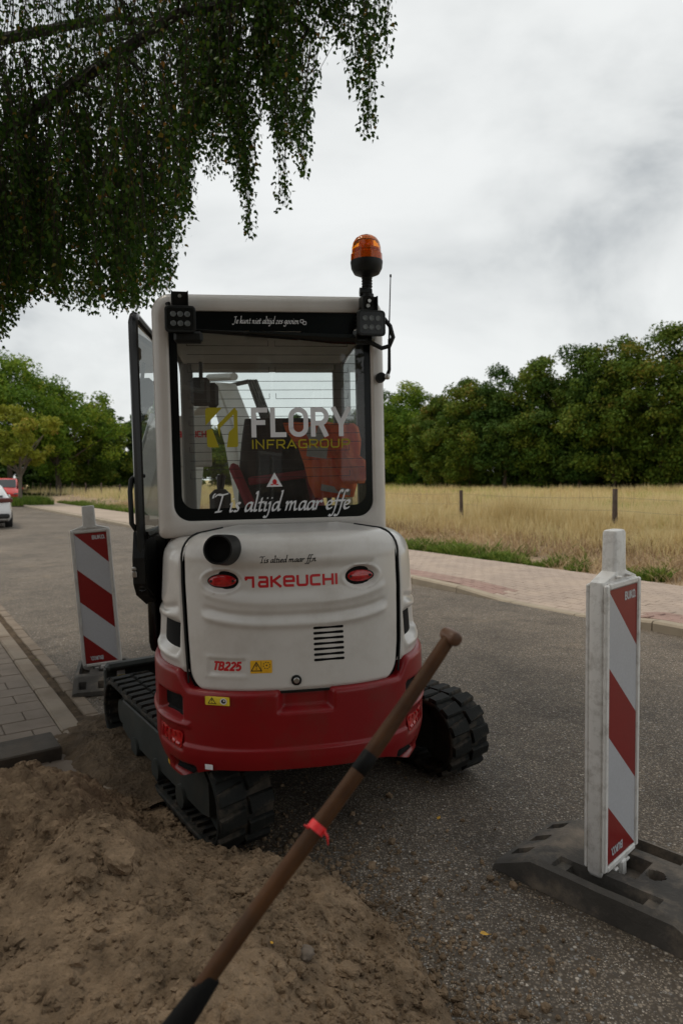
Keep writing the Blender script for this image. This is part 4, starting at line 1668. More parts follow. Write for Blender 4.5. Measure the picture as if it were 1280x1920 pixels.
P = []
SS = np.concatenate([np.linspace(-SEND - .35, -.95, 16), np.linspace(-.94, .94, 230), np.linspace(.95, SEND + .35, 16)])
NR = 64
for k in range(NR + 1):
    r_ = []
    for s in SS:
        z0, z1 = cw_bot(s), cw_top(s)
        z = z0 + (z1 - z0) * k / NR
        low = max(0, (.47 - z) / .12)
        ins = .035 * min(1.2, low) ** 1.7
        r_.append(surf(s, z, cw_off(s, z), ins))
    P.append(r_)
for k in range(1, 8):
    a = rad(90 * k / 7)
    P.append([surf(s, cw_top(s) + .022 * math.sin(a), cw_off(s, cw_top(s)), .026 * (1 - math.cos(a))) for s in SS])
P.append([surf(s, cw_top(s) + .022, -.09) for s in SS])
P.insert(0, [surf(s, cw_bot(s) - .002, -.10) for s in SS])
P.insert(1, [surf(s, cw_bot(s) - .006, cw_off(s, cw_bot(s)) - .058, 0) for s in SS])
b = MB()
b.grid(P)
cw = b.build('counterweight', M['red'], EX, True, 60)
on_cw = lambda s, z, l: surf(s, z, cw_off(s, z) + l, 0)
for sd in (-1, 1):
    b = MB()
    patch([(sd * p[0], p[1]) for p in rrect(SP + .006, SP + .195, .604, .688, .02, 5)], on_cw, .003, b, 0, 3)
    b.build('corner_pocket', M['dark'], cw)
    b = MB()
    patch([(sd * p[0], p[1]) for p in rrect(SR_ + .008, SR_ + .20, .478, .545, .012, 5)], on_cw, .004, b, 0, 4)
    for i in range(5):
        for j in range(2):
            patch(ellipse(sd * (SR_ + .032 + i * .036), .496 + j * .030, .013, .010, 10), on_cw, .007, b, 0, 1)
    b.build('reflector', M['redlens'], cw, True)
    b = MB()
    patch([(sd * p[0], p[1]) for p in rrect(ST_ + .008, ST_ + .15, .372, .401, .012, 5)], on_cw, .004, b, 0, 2)
    b.build('towing_slot', M['dark'], cw)
b = MB()
x_, z_ = -.335, .408
patch([(s_of_x(p[0]), p[1]) for p in rrect(x_, x_ + .030, .416, .438, .002, 2)], on_cw, .002, b, 0, 2)
b.build('white_tag', M['letw'], cw)


def on_ledge(x, z, l):
    """sloping ledge at the counterweight's upper edge; z runs inwards"""
    s = s_of_x(x)
    return surf(s, .700 + z, cw_off(s, .70) + .003 + l, 0)


warning_sticker(cw, on_ledge, -.330, -.236, -.018, .018, M['sticker2'], False)

# --- exhaust
b = MB()
R_ = Matrix.Rotation(rad(-16), 3, 'Z') @ Matrix.Rotation(rad(-7), 3, 'X')
b.lathe([(.064, .34), (.064, .10), (.060, .02), (.0595, .0), (.053, .0)], (-.2715, -1.155, 1.319), 'Y', 32, R=R_)
b.f = b.f[:-2]
b.m = b.m[:-2]
b.lathe([(.053, .0005), (.052, .02), (.050, .034), (0, .036)], (-.2715, -1.155, 1.319), 'Y', 32, 1, R=R_)
b.f = b.f[:-2] + b.f[-1:]
b.m = b.m[:-2] + b.m[-1:]
b.build('exhaust_pipe', [M['black'], M['dark']], EX, True)

# --- cab: rear frame lofted from rounded rectangles
CX0, CX1, CZ0, CZ1 = -.553, .503, 1.33, 2.435


def ring_(ix, y, r, iz0=None, iz1=None, x0=None, x1=None, z0=None, z1=None):
    return [(p[0], y, p[1]) for p in rrect(x0 if x0 is not None else CX0 + ix, x1 if x1 is not None else CX1 - ix, z0 if z0 is not None else CZ0 + ix, z1 if z1 is not None else CZ1 - ix, r, 9)]


WX0, WX1, WZ0, WZ1 = -.478, .436, 1.408, 2.352
WR = (.075, .075, .03, .03)
b = MB()
RG = []
RG.append([(p[0], -.52, p[1]) for p in rrect(CX0 + .05, CX1 - .05, CZ0 + .05, CZ1 - .05, .05, 9)])
RG.append(ring_(0.0, -.52, (.03, .03, .085, .085)))
for k in range(0, 9):
    a = rad(90 * k / 8)
    i = .055 * (1 - math.cos(a))
    RG.append(ring_(i, -.665 - .055 * math.sin(a), (.03, .03, .085 - i * .4, .085 - i * .4)))
RG.append([(p[0], -.722, p[1]) for p in rrect(WX0 - .012, WX1 + .012, WZ0 - .012, WZ1 + .012, (.085, .085, .04, .04), 9)])
RG.append([(p[0], -.716, p[1]) for p in rrect(WX0, WX1, WZ0, WZ1, WR, 9)])
RG.append([(p[0], -.62, p[1]) for p in rrect(WX0, WX1, WZ0, WZ1, WR, 9)])
b.loft(RG, caps=False)
cab = b.build('cab_frame', M['cabwhite'], EX, True, 50)
# roof, sills, pillars
b = MB()
xs_ = []
for k in range(13):
    a = rad(180 - 90 * k / 12)
    xs_.append((CX0 + .085 + .085 * math.cos(a), CZ1 - .085 + .085 * math.sin(a)))
for k in range(13):
    a = rad(90 - 90 * k / 12)
    xs_.append((CX1 - .085 + .085 * math.cos(a), CZ1 - .085 + .085 * math.sin(a)))
b.grid([[(x, y, z - dz) for x, z in xs_] for y, dz in ((-.53, 0), (.4, .0), (.58, .02), (.66, .07), (.69, .14))])
b.build('roof', M['cabwhite'], cab, True, 60)
b = MB()
b.box((-.025, .06, 2.337), (.99, 1.12, .02))
b.box((-.025, .60, 2.318), (.99, .06, .05))
b.box((-.025, -.60, 2.345), (.93, .03, .05))
b.build('headliner', M['headliner'], cab)
for x0, x1, y0, y1, m, nm in ((-.545, -.470, .56, .66, 'interior', 'front_pillar'), (.432, .497, .56, .66, 'interior', 'front_pillar'), (.445, .497, -.27, -.20, 'black', 'middle_pillar'), (-.545, -.49, -.52, -.42, 'black', 'door_post')):
    b = MB()
    b.box(((x0 + x1) / 2, (y0 + y1) / 2, (1.0 + 2.34) / 2), (x1 - x0, y1 - y0, 1.34), bev=.012)
    b.build(nm, M[m], cab)
b = MB()
b.box((.475, .05, 1.21), (.05, 1.1, .40), bev=.01)       # right-hand lower wall
b.box((-.025, .62, 1.10), (1.0, .05, .5), bev=.01)       # front lower wall
b.box((-.025, .0, .86), (1.0, 1.2, .06))                 # floor
b.box((-.025, -.60, 1.18), (.95, .08, .40))              # rear shelf
b.build('cab_lining', M['interior'], cab)
b = MB()
b.box((-.025, .0, .80), (1.05, 1.3, .12), bev=.02)
b.box((.0, .1, .62), (.80, 1.1, .26), bev=.03)
b.build('deck', M['frame'], EX)

# --- rear window
YG = -.700
b = MB()
q = rrect(WX0 - .004, WX1 + .004, WZ0 - .004, WZ1 + .004, WR, 9)
b.add([(p[0], YG, p[1]) for p in q], [list(range(len(q)))])
rw = b.build('rear_window', M['glass'], EX)
b = MB()
OU = rrect(WX0, WX1, WZ0, WZ1, WR, 9)
IN = rrect(WX0 + .036, WX1 - .030, WZ0 + .055, WZ1 - .085, (.06, .06, .012, .012), 9)
b.loft([[(p[0], YG - .0015, p[1]) for p in OU], [(p[0], YG - .0015, p[1]) for p in IN]], caps=False)
b.add([(x, YG - .0012, z) for x, z in ((.115, 2.268), (.41, 2.268), (.41, 2.215), (.13, 2.225), (.118, 2.235))], [(0, 1, 2, 3, 4)])
b.build('glass_border', M['frit'], rw)
on_gl = lambda x, z, l: Vector((x, YG - .0035 - l, z))
# logo square: four corners left by a white-free diagonal figure
b = MB()
lx0, lx1, lz0, lz1 = -.327, -.183, 1.741, 1.921
lw, lh = lx1 - lx0, lz1 - lz0
for poly in ([(.0, .55), (.0, .93), (.04, .985), (.10, 1.0), (.53, 1.0)],
             [(.38, .43), (.95, .88), (.88, .73), (.88, .52), (.43, .24), (.40, .36)][:2] + [(.95, .99), (.90, .99), (.36, .56)],
             [(.36, .56), (.38, .43), (.43, .25), (.45, .49)][:3] + [(.45, .48)],
             [(.84, .86), (.95, .95), (1.0, .92), (1.0, .04), (.96, .0), (.64, .0), (.72, .38), (.88, .50), (.88, .86)],
             [(.03, .44), (.20, .47), (.40, .0), (.10, .0), (.04, .03), (.03, .08)]):
    if len(poly) >= 3:
        flat_poly(b, [(lx0 + p[0] * lw, lz0 + p[1] * lh) for p in poly], on_gl, .0004 + .0001 * len(b.f))
b.build('company_logo', M['lety'], rw)
b = MB()
letters(b, 'FLORY', DIN, -.121, 1.784, .135, on_gl, w=.165, fit=.462, track=.055)
b.build('company_lettering', M['letw'], rw)
b = MB()
letters(b, 'INFRAGROUP', TECH, -.121, 1.731, .042, on_gl, w=.15, fit=.458, track=.06)
b.build('company_lettering', M['lety'], rw)
b = MB()
letters(b, "'T is altijd maar effe", SCR, -.322, 1.446, .088, on_gl, shear=.20, fit=.645, nib=(42, .15, .065), flow=lambda x: 0)
b.build('script_lettering', M['letw'], rw)
b = MB()
letters(b, 'Je kunt niet altijd zes gooien', SCR, -.192, 2.300, .032, on_gl, shear=.16, fit=.300, nib=(42, .14, .06))
for dx, dz in ((.122, 2.312), (.134, 2.304)):       # a pair of dice
    R = ribbon(rloop(dx - .007, dx + .007, dz - .007, dz + .007, .004, 3), .003)
    b.add([on_gl(q[0], q[1], .0006 + dz * 1e-4) for pr in R for q in pr], [(2 * i, 2 * i + 1, 2 * i + 3, 2 * i + 2) for i in range(len(R) - 1)])
b.build('script_lettering', M['letw'], rw)
# triangular sticker
b = MB()
flat_poly(b, [(-.060, 1.556), (.014, 1.556), (-.022, 1.622)], on_gl, .0004, 0)
patch(ellipse(-.022, 1.578, .010, .013, 12), on_gl, .0007, b, 1, 1)
patch(ellipse(-.034, 1.566, .007, .003, 8), on_gl, .0007, b, 1, 1)
patch(ellipse(-.011, 1.566, .007, .003, 8), on_gl, .0007, b, 1, 1)
b.build('triangle_sticker', [M['letw'], M['letr']], rw)
# heating wires
b = MB()
zz = np.linspace(1.60, 2.20, 16)
for k, z in enumerate(zz):
    for xa, xb in (((-.40, .40),) if k % 3 else ((-.40, -.035), (-.005, .33))):
        b.box(((xa + xb) / 2, YG + .0022, z), (xb - xa, .0016, .0022))
        if k % 3 == 0:
            for xe in (xa, xb):
                b.box((xe, YG + .0022, z + .012), (.0022, .0016, .026))
b.build('heating_wire', M['wire'], rw)

# side windows, windscreen
b = MB()
b.add([(.486, -.55, 1.41), (.486, .58, 1.41), (.486, .58, 2.33), (.486, -.55, 2.33)], [(0, 1, 2, 3)])
b.build('side_window', M['clearglass'], EX)
b = MB()
b.add([(-.50, .645, 1.34), (.46, .645, 1.34), (.46, .645, 2.30), (-.50, .645, 2.30)], [(0, 1, 2, 3)])
b.build('windscreen', M['clearglass'], EX)
# seat, levers and what hangs on the dashboard
b = MB()
P = []
for k in range(13):
    t = k / 12
    z = 1.18 + .74 * t
    hw = .23 - .05 * t ** 3
    y = .02 - .10 * t
    P.append([(.03 + hw * math.copysign(abs(math.cos(a)) ** .5, math.cos(a)), y + .07 * math.copysign(abs(math.sin(a)) ** .6, math.sin(a)), z) for a in np.linspace(0, 2 * math.pi, 25)[:-1]])
b.loft(P)
b.box((.03, .26, 1.18), (.46, .46, .14), bev=.04)
seat = b.build('seat', M['seat'], EX, True, 50)
b = MB()
b.box((.03, -.112, 1.60), (.34, .02, .045), Matrix.Rotation(rad(-6), 4, 'Y'), bev=.006)
b.box((-.175, -.10, 1.56), (.055, .05, .26), Matrix.Rotation(rad(-22), 4, 'Y'), bev=.02)
b.box((.215, -.10, 1.56), (.07, .06, .34), Matrix.Rotation(rad(-12), 4, 'Y'), bev=.03)
b.build('seat_trim', M['seatred'], seat)
for x in (-.31, .36):
    b = MB()
    b.box((x, .2, 1.30), (.14, .5, .22), bev=.03)
    b.tube([(x, .36, 1.4), (x, .38, 1.52), (x + .01, .39, 1.62)], [.012, .02, .028], 10)
    if x < 0:
        b.box((-.30, .1, 1.46), (.12, .12, .16), bev=.03)
    b.build('armrest_console', M['black'], EX)
b = MB()
b.box((-.405, .30, 2.12), (.115, .05, .17), bev=.02)
b.box((-.335, .32, 2.10), (.07, .05, .15), bev=.02)
b.tube([(-.40, .30, 2.2), (-.40, .34, 2.30)], .012, 8)
b.build('cab_monitor', M['black'], EX)
b = MB()
b.box((-.075, -.40, 2.312), (.125, .09, .045), bev=.012)
b.build('cab_light', M['headliner'], EX)

# --- wiper
b = MB()
b.tube([(.42, -.735, 2.225), (.25, -.742, 2.228), (.05, -.742, 2.240), (-.12, -.738, 2.252)], [.026, .024, .015, .008], 8)
b.tube([(.0, -.728, 2.235), (-.15, -.735, 2.252), (-.36, -.728, 2.262)], [.005, .007, .006], 6)
b.box((.40, -.742, 2.235), (.10, .05, .075), bev=.015)
b.tube([(-.36, -.727, 2.258), (.10, -.727, 2.225)], .0045, 6)
b.build('wiper', M['blackgloss'], EX, True)

# --- work lamps


def work_lamp(x, z, tilt):
    b = MB()
    T = Matrix.Translation((x, -.80, z)) @ Matrix.Rotation(rad(tilt), 4, 'Z')
    b.T = T
    hw, hh = .066, .058
    b.loft([[(p[0], y, p[1]) for p in rrect(-hw * k, hw * k, -hh * k, hh * k, .018, 5)] for y, k in ((.065, .75), (.05, .8), (.0, .97), (-.012, 1.0), (-.016, .96))], 0)
    for k in range(6):
        b.box((0, .055, -.04 + k * .016), (.11, .03, .004))
    wl = b.build('work_lamp', M['black'], EX, True, 40)
    b = MB(T)
    q = rrect(-hw * .84, hw * .84, -hh * .82, hh * .82, .012, 5)
    b.loft([[(p[0], -.0165, p[1]) for p in q], [(p[0] * .95, -.014, p[1] * .95) for p in q]])
    b.build('lens', M['blackgloss'], wl, True)
    b = MB(T)
    for i in range(3):
        for j in range(2):
            cx, cz = (-.030 + i * .030), (-.020 + j * .040)
            b.lathe([(.0125, -.0175), (.011, -.0185), (.005, -.0172), (.0, -.0172)], (cx, 0, cz), 'Y', 12)
    b.build('led_cup', M['led'], wl, True)
    b = MB(T)
    b.box((.0, .03, .085), (.068, .006, .085), Matrix.Rotation(rad(18), 4, 'X'))
    b.box((-.034, .03, .075), (.005, .06, .10))
    b.box((.034, .03, .075), (.005, .06, .10))
    b.lathe([(0, -.01), (.008, -.01), (.008, 0), (0, 0)], (0, .02, .105), 'Y', 8, 1)
    b.build('bracket', [M['black'], M['steel']], wl)


work_lamp(-.415, 2.292, 4)
work_lamp(.424, 2.283, 6)
b = MB()
b.box((-.385, -.765, 2.222), (.125, .05, .05), bev=.012)
b.build('lamp_socket', M['black'], EX)
b = MB()
b.tube([(-.47, -.77, 2.37), (-.462, -.775, 2.345), (-.455, -.78, 2.33)], [.012, .010, .009], 8)
b.build('cable_plug', M['black'], EX)
b = MB()
b.tube([(.49, -.78, 2.31), (.515, -.79, 2.275), (.528, -.79, 2.225), (.510, -.79, 2.185), (.475, -.79, 2.175), (.43, -.78, 2.20), (.41, -.76, 2.22)], .0105, 8)
b.build('lamp_cable', M['black'], EX, True)

# --- amber flashing lamp on its stem
bx, by = .418, -.76
b = MB()
b.lathe([(.0, .0), (.030, .0), (.058, .012), (.070, .034), (.0735, .060), (.0735, .066), (.0, .066)], (bx, by, 2.504), n=32)
wl = b.build('flashing_lamp', M['black'], EX, True)
b = MB()
b.lathe([(.0725, .0), (.0715, .030), (.0670, .033), (.066, .060), (.061, .082), (.050, .100), (.033, .112), (.014, .1165), (.0, .117)], (bx, by, 2.5705), n=36)
b.build('dome', M['amber'], wl, True)
b = MB()
b.lathe([(.069, .0), (.069, .026), (.05, .03), (.046, .042), (.055, .046), (.055, .052), (.03, .055), (.026, .085), (.0, .09)], (bx, by, 2.573), n=24)
b.build('reflector', M['amberbase'], wl, True)
b = MB()
for k in range(5):
    b.lathe([(.0, 0), (.022, 0), (.025, .006), (.022, .012), (.0, .012)], (bx, by, 2.452 + k * .0125), n=18)
b.lathe([(.0, 0), (.020, 0), (.020, .07), (0, .07)], (bx, by, 2.395), n=16)
b.lathe([(.0, 0), (.030, .003), (.030, .018), (0, .02)], (bx, by, 2.405), n=18)
b.tube([(bx - .035, by - .005, 2.432), (bx + .02, by - .005, 2.432)], [.020, .016], 12)
b.box((bx + .005, by + .02, 2.365), (.065, .06, .06), bev=.008)
b.build('stem', M['black'], wl, True)
b = MB()
b.prism([(bx - .055, by - .012, 2.335), (bx + .035, by - .012, 2.345), (bx + .035, by - .012, 2.385), (bx - .02, by - .012, 2.385)], (0, 0, 0), (0, .01, 0))
b.lathe([(0, 0), (.009, 0), (.009, .006), (0, .006)], (bx, by - .02, 2.368), 'Y', 8, 1)
b.build('bracket', [M['black'], M['steel']], wl)

# --- aerial
b = MB()
b.tube([(.503, -.76, 2.052), (.512, -.77, 2.08), (.5145, -.77, 2.22)], [.010, .008, .0065], 8)
b.tube([(.5145, -.77, 2.22), (.5165, -.77, 2.30), (.526, -.77, 2.505)], [.0045, .003, .0022], 6)
b.tube([(.526, -.77, 2.500), (.5262, -.77, 2.512)], .0045, 6)
b.lathe([(0, -.02), (.024, -.02), (.022, .012), (0, .014)], (.478, -.745, 2.05), 'Y', 14, R=Matrix.Diagonal((1, -1, 1)))
ae = b.build('aerial', M['black'], EX, True)
b = MB()
b.lathe([(0, -.014), (.010, -.012), (.014, 0), (.010, .012), (0, .014)], (.502, -.768, 2.050), n=14)
b.build('ball_joint', M['steel'], ae, True)

# --- door, swung back beside the cab
DP0, DP1 = Vector((-.645, -.60, 0)), Vector((-.580, .25, 0))
DX = (DP1 - DP0).normalized()
DN = Vector((DX.y, -DX.x, 0))


def dpt(w, z, n=0.0):
    return DP0 + DX * w + DN * n + Vector((0, 0, z))


outl = [(.0, 1.10), (.0, 2.27)] + [(.05 - .05 * math.cos(rad(a)), 2.31 + .05 * math.sin(rad(a))) for a in (15, 30, 45, 60, 75, 90)] + [(.80, 2.33), (.84, 2.30), (.84, .80), (.22, .76), (.19, .80), (.19, 1.02)]
inl = [(.055, 1.35), (.055, 2.24), (.07, 2.29), (.76, 2.275), (.785, 2.25), (.785, 1.35)]
b = MB()
# frame bars swept round the outline
loop = outl + [outl[0]]
b.tube([dpt(w, z) for w, z in loop], .022, 8)
b.tube([dpt(w + .0, z, .012) for w, z in [(.03, 1.34), (.80, 1.34)]], .022, 8)
b.prism([dpt(w, z, .015) for w, z in [(.0, 1.10), (.0, 1.34), (.82, 1.34), (.82, .80), (.22, .78), (.20, 1.02)]], (0, 0, 0), DN * -.03)
dr = b.build('cab_door', M['blackgloss'], EX, True, 40)
b = MB()
b.add([dpt(w, z, .004) for w, z in [(.01, 1.34), (.01, 2.27), (.05, 2.32), (.80, 2.32), (.82, 1.34)]], [(0, 1, 2, 3, 4)])
b.build('door_glass', M['clearglass'], dr)
b = MB()
b.box(dpt(.16, 2.21, -.018), (.03, .06, .06), Matrix.Rotation(rad(6), 4, 'Z'), bev=.01)
b.tube([dpt(.16, 2.21, -.01), dpt(.16, 2.21, -.045), dpt(.19, 2.17, -.045)], .016, 8)
b.build('door_stop', M['black'], dr, True)
b = MB()
b.tube([dpt(.10, 1.62, 0), dpt(.04, 1.62, -.020), dpt(.0, 1.60, -.034), dpt(-.02, 1.55, -.036), dpt(-.02, 1.40, -.034), dpt(.05, 1.33, -.01)], .012, 8)
b.build('grab_handle', M['black'], dr, True)
b = MB()
poly = [(-.01, 1.36), (-.05, 1.24), (-.05, 1.12), (.0, 1.06), (.20, .98), (.22, 1.30)]
b.prism([dpt(w + .02, z, .020) for w, z in poly], (0, 0, 0), DN * -.055)
b.build('latch_housing', M['black'], dr)
b = MB()
b.box(dpt(-.02, 1.19, -.03), (.022, .04, .02), bev=.006)
b.box(dpt(-.02, 1.165, -.028), (.022, .04, .03), bev=.004)
b.build('latch', M['steel'], dr)
b = MB()
b.tube([dpt(.30, 1.34, -.02), dpt(.30, 1.34, -.09)], .009, 8)
b.build('striker_pin', M['steel'], dr)

# --- boom seen through the windscreen
def beam(b, pts, w, mi=0):
    """box-section arm through (x, y, z, depth) stations"""
    rings = []
    n = len(pts)
    for i, (x, y, z, h) in enumerate(pts):
        a = pts[max(i - 1, 0)]
        c = pts[min(i + 1, n - 1)]
        t = Vector((c[0] - a[0], c[1] - a[1], c[2] - a[2])).normalized()
        sd = Vector((t.y, -t.x, 0))
        sd = sd.normalized() if sd.length > .05 else Vector((1, 0, 0))
        up = sd.cross(t)
        p = Vector((x, y, z))
        e = .012
        rings.append([p + sd * sx * (w / 2 - ex) + up * sz * (h / 2 - ez) for sx, sz, ex, ez in ((-1, -1, e, 0), (1, -1, e, 0), (1, -1, 0, e), (1, 1, 0, e), (1, 1, e, 0), (-1, 1, e, 0), (-1, 1, 0, e), (-1, -1, 0, e))])
    b.loft(rings, mi)


b = MB()
beam(b, [(-.02, .95, .70, .22), (-.10, 1.20, 1.30, .24), (-.20, 1.55, 1.95, .26), (-.30, 1.85, 2.28, .22), (-.42, 2.3, 2.36, .2), (-.66, 3.0, 2.25, .16)], .17)
b.box((-.02, .92, .62), (.24, .30, .42), bev=.03)
bm = b.build('boom', M['boom'], EX)
b = MB()
for dx in (-.055, .055):
    b.tube([(.08 + dx, 1.05, .95), (-.06 + dx, 1.42, 1.72)], .030, 10)
    b.tube([(-.06 + dx, 1.42, 1.72), (-.13 + dx, 1.62, 2.12)], .018, 10, 1)
b.tube([(-.22, 1.72, 2.42), (-.45, 2.45, 2.52)], .032, 10)
b.build('boom_cylinder', [M['boom'], M['steel']], bm, True)
b = MB()
for k in range(4):
    x = .09 + k * .022
    b.tube([(x, 1.0, .9), (x - .01, 1.2, 1.5), (x - .10, 1.5, 2.05), (x - .20, 1.8, 2.40), (x - .36, 2.2, 2.42)], .012, 6)
b.build('hose', M['black'], bm, True)
b = MB()
beam(b, [(-.62, 2.9, 2.30, .20), (-.66, 2.95, 1.9, .22), (-.70, 2.85, 1.2, .17), (-.72, 2.7, .62, .13)], .14)
b.build('arm', M['boom'], bm)
b = MB()
sc_ = [(2.78, .66), (2.62, .60), (2.50, .40), (2.42, .16), (2.52, .07), (2.68, .05), (2.82, .14), (2.90, .32), (2.90, .50), (2.86, .62)]
b.loft([[(x, 2.66 + (y - 2.66) * k, .36 + (z - .36) * k) for y, z in sc_] for x, k in ((-.93, .96), (-.92, 1), (-.52, 1), (-.51, .96))])
for k in range(4):
    b.box((-.88 + k * .107, 2.40, .10), (.05, .09, .03), Matrix.Rotation(rad(40), 4, 'X'), bev=.008)
b.build('bucket', M['frame'], bm)
b = MB()
b.box((-.56, 1.60, 1.90), (.30, .03, .40), bev=.01)
b.build('side_plate', M['boom'], bm)
b = MB()
letters(b, 'TaKeUCHI', LOGO, -.70, 1.93, .05, lambda x, z, l: Vector((x, 1.583 - l, z)), w=.2, fit=.27, track=.1)
b.build('maker_lettering', M['letr'], bm)

# --- undercarriage and tracks
TR = Matrix.Rotation(rad(25.5), 4, 'Z')
b = MB(TR)
b.box((0, 0, .33), (.95, .62, .20), bev=.04)
b.box((0, .0, .45), (.55, .55, .10), bev=.03)
for sy in (-.4, .4):
    b.box((0, sy, .30), (1.1, .13, .12), bev=.02)
b.build('undercarriage', M['frame'], EX)
b = MB(TR)
b.box((-.0, 1.08, .24), (1.40, .05, .30), bev=.01)
b.box((-.0, 1.05, .40), (1.40, .09, .05), bev=.02)
for sx in (-.3, .3):
    b.box((sx, .80, .30), (.09, .55, .11), bev=.02)
bl = b.build('dozer_blade', M['frame'], EX)
b = MB(TR)
b.box((-.60, 1.050, .345), (.05, .008, .07))
b.box((-.60, 1.046, .325), (.05, .008, .03), mi=1)
b.build('blade_sticker', [M['letw'], M['sticker2']], bl)
AX, RB, ZC = .70, .178, .215


def loop_at(t):
    """position, tangent angle on the belt centre line; t is a length"""
    Ls = 2 * AX
    Lr = math.pi * RB
    t = t % (2 * Ls + 2 * Lr)
    if t < Ls:
        return -AX + t, ZC - RB, 0.0
    t -= Ls
    if t < Lr:
        a = t / RB
        return AX + RB * math.sin(a), ZC - RB * math.cos(a), a
    t -= Lr
    if t < Ls:
        sag = -.012 * math.sin(math.pi * t / Ls)
        return AX - t, ZC + RB + sag, math.pi
    t -= Ls
    a = t / RB
    return -AX - RB * math.sin(a), ZC + RB * math.cos(a), math.pi + a


PER = 4 * AX + 2 * math.pi * RB
lug_me = None
for sd in (-1, 1):
    c0 = sd * .632
    tr = empty('track', (0, 0, 0), parent=EX)
    b = MB(TR)
    rings = []
    n = 120
    for k in range(n):
        a, z, an = loop_at(PER * k / n)
        nx, nz = math.sin(an), -math.cos(an)       # outward
        rings.append([Vector((c0 + c, a + nx * o, z + nz * o)) for c, o in ((-.125, .008), (-.118, .014), (.118, .014), (.125, .008), (.125, -.006), (.118, -.012), (-.118, -.012), (-.125, -.006))])
    rings.append(rings[0])
    b.loft(rings, caps=False)
    b.build('belt', M['rubber'], tr, True, 30)
    # lugs: two staggered columns of chevron blocks
    NL = 44
    for col in (-1, 1):
        for k in range(NL):
            t = PER * (k + (.5 if col > 0 else 0)) / NL
            a, z, an = loop_at(t)
            if lug_me is None:
                lb = MB()
                q0 = [(-.060, -.036), (.058, -.026), (.060, .030), (-.056, .038)]
                lb.loft([[(x, y, 0) for x, y in q0], [(x * .98, y * .95, .012) for x, y in q0], [(x * .93, y * .80, .020) for x, y in q0]])
                lug = lb.build('tread_lug', M['rubber'], tr)
                lug_me = lug.data
            else:
                lug = link('tread_lug', lug_me, tr)
            nx, nz = math.sin(an), -math.cos(an)
            tx, tz = math.cos(an), math.sin(an)
            # local axes: x across, y along, z outward
            X = Vector((col, 0, 0))
            Z = Vector((0, nx, nz))
            Y = Z.cross(X)
            m3 = Matrix((X, Y, Z)).transposed()
            m3 = m3 @ Matrix.Rotation(rad(9), 3, 'Z')
            pos = Vector((c0 + col * .064, a + nx * .012, z + nz * .012))
            lug.matrix_local = TR @ (Matrix.Translation(pos) @ m3.to_4x4())
    # inner drive ribs on the belt's inside face (joined)
    b = MB(TR)
    for k in range(60):
        a, z, an = loop_at(PER * k / 60)
        nx, nz = math.sin(an), -math.cos(an)
        b.box((c0, a - nx * .020, z - nz * .020), (.20, .022, .016), Matrix.Rotation(an, 4, 'X'))
    tag(b.build('inner_rib', M['rubber'], tr), kind='stuff')
    b = MB(TR)
    b.lathe([(0, -.05), (.06, -.055), (.135, -.045), (.150, -.05), (.158, -.03), (.158, .03), (.150, .05), (.135, .045), (.06, .055), (0, .05)], (c0, -AX, ZC), 'X', 32)
    b.build('idler_wheel', M['frame'], tr, True, 40)
    b = MB(TR)
    b.lathe([(0, -.07), (.07, -.07), (.075, -.03), (.150, -.025), (.150, .025), (.075, .03), (.07, .07), (0, .07)], (c0, AX, ZC), 'X', 28)
    b.build('drive_sprocket', M['frame'], tr, True, 40)
    b = MB(TR)
    o = sd
    # side plate of the track frame, slightly slanted top
    yo = c0 + o * .085
    poly = [(-.69, .135), (-.69, .285), (-.60, .345), (.55, .345), (.62, .30), (.62, .14), (.52, .115), (-.60, .115)]
    b.prism([(yo - o * .17, y, z) for y, z in poly], (0, 0, 0), (o * .17, 0, 0))
    b.box((yo + o * .012, -.02, .325), (.02, 1.1, .02), bev=.006)
    tf = b.build('track_frame', M['frame'], tr)
    for k in range(3):
        b = MB(TR)
        b.lathe([(0, -.10), (.055, -.10), (.062, -.05), (.062, .05), (.055, .10), (0, .10)], (c0, -.36 + k * .36, .105), 'X', 16)
        b.build('roller', M['frame'], tr, True, 40)
    if sd < 0:
        b = MB(TR)
        b.lathe([(0, 0), (.026, 0), (.026, .004), (0, .004)], (yo + o * .003, -.22, .235), 'X', 12, R=Matrix.Diagonal((-1, 1, 1)))
        b.build('orange_sticker', M['sticker'], tf)

# ------------------------------------------------------------------ hi-vis jacket hung inside the cab
exm = Matrix.Translation(O_) @ Matrix.Rotation(rad(8), 4, 'Z') @ Matrix.Rotation(-.0219, 4, 'Y')


def cloth(name, rows_, m, parent, thick=.02, seed=0, amp=.021):
    """folded cloth: rows of (z, x0, x1, y, bulge)"""
    n = 22
    Pf, Pb = [], []
    zs = np.linspace(rows_[0][0], rows_[-1][0], 34)
    col = list(zip(*rows_))
    o_ = np.argsort(col[0])
    zz_ = np.array(col[0])[o_]
    for z in zs:
        x0, x1, y, bl_ = [float(np.interp(z, zz_, np.array(c)[o_])) for c in col[1:]]
        f, bk = [], []
        for k in range(n + 1):
            t = k / n
            x = x0 + (x1 - x0) * t
            fold = float(fbm(x * 16 + seed, z * 7 + seed, 3, seed)) * amp * 3.2 + amp * math.sin(x * 70 + z * 22 + seed)
            prof = math.sin(math.pi * t) ** .5
            f.append((x, y - bl_ * prof - thick - fold * prof, z))
            bk.append((x, y + thick * .2, z))
        Pf.append(f)
        Pb.append(bk[::-1])
    b = MB()
    b.loft([f + bk for f, bk in zip(Pf, Pb)])
    return b.build(name, m, parent, True, 70)


jk = empty('safety_jacket', (0, 0, 0))
jk.matrix_world = exm @ Matrix.Translation((.25, -.30, 1.50))
tag(jk, 'orange safety jacket with grey reflective bands bundled behind the rear window', 'jacket')
jm = Matrix.Translation((-.25, .30, -1.50))


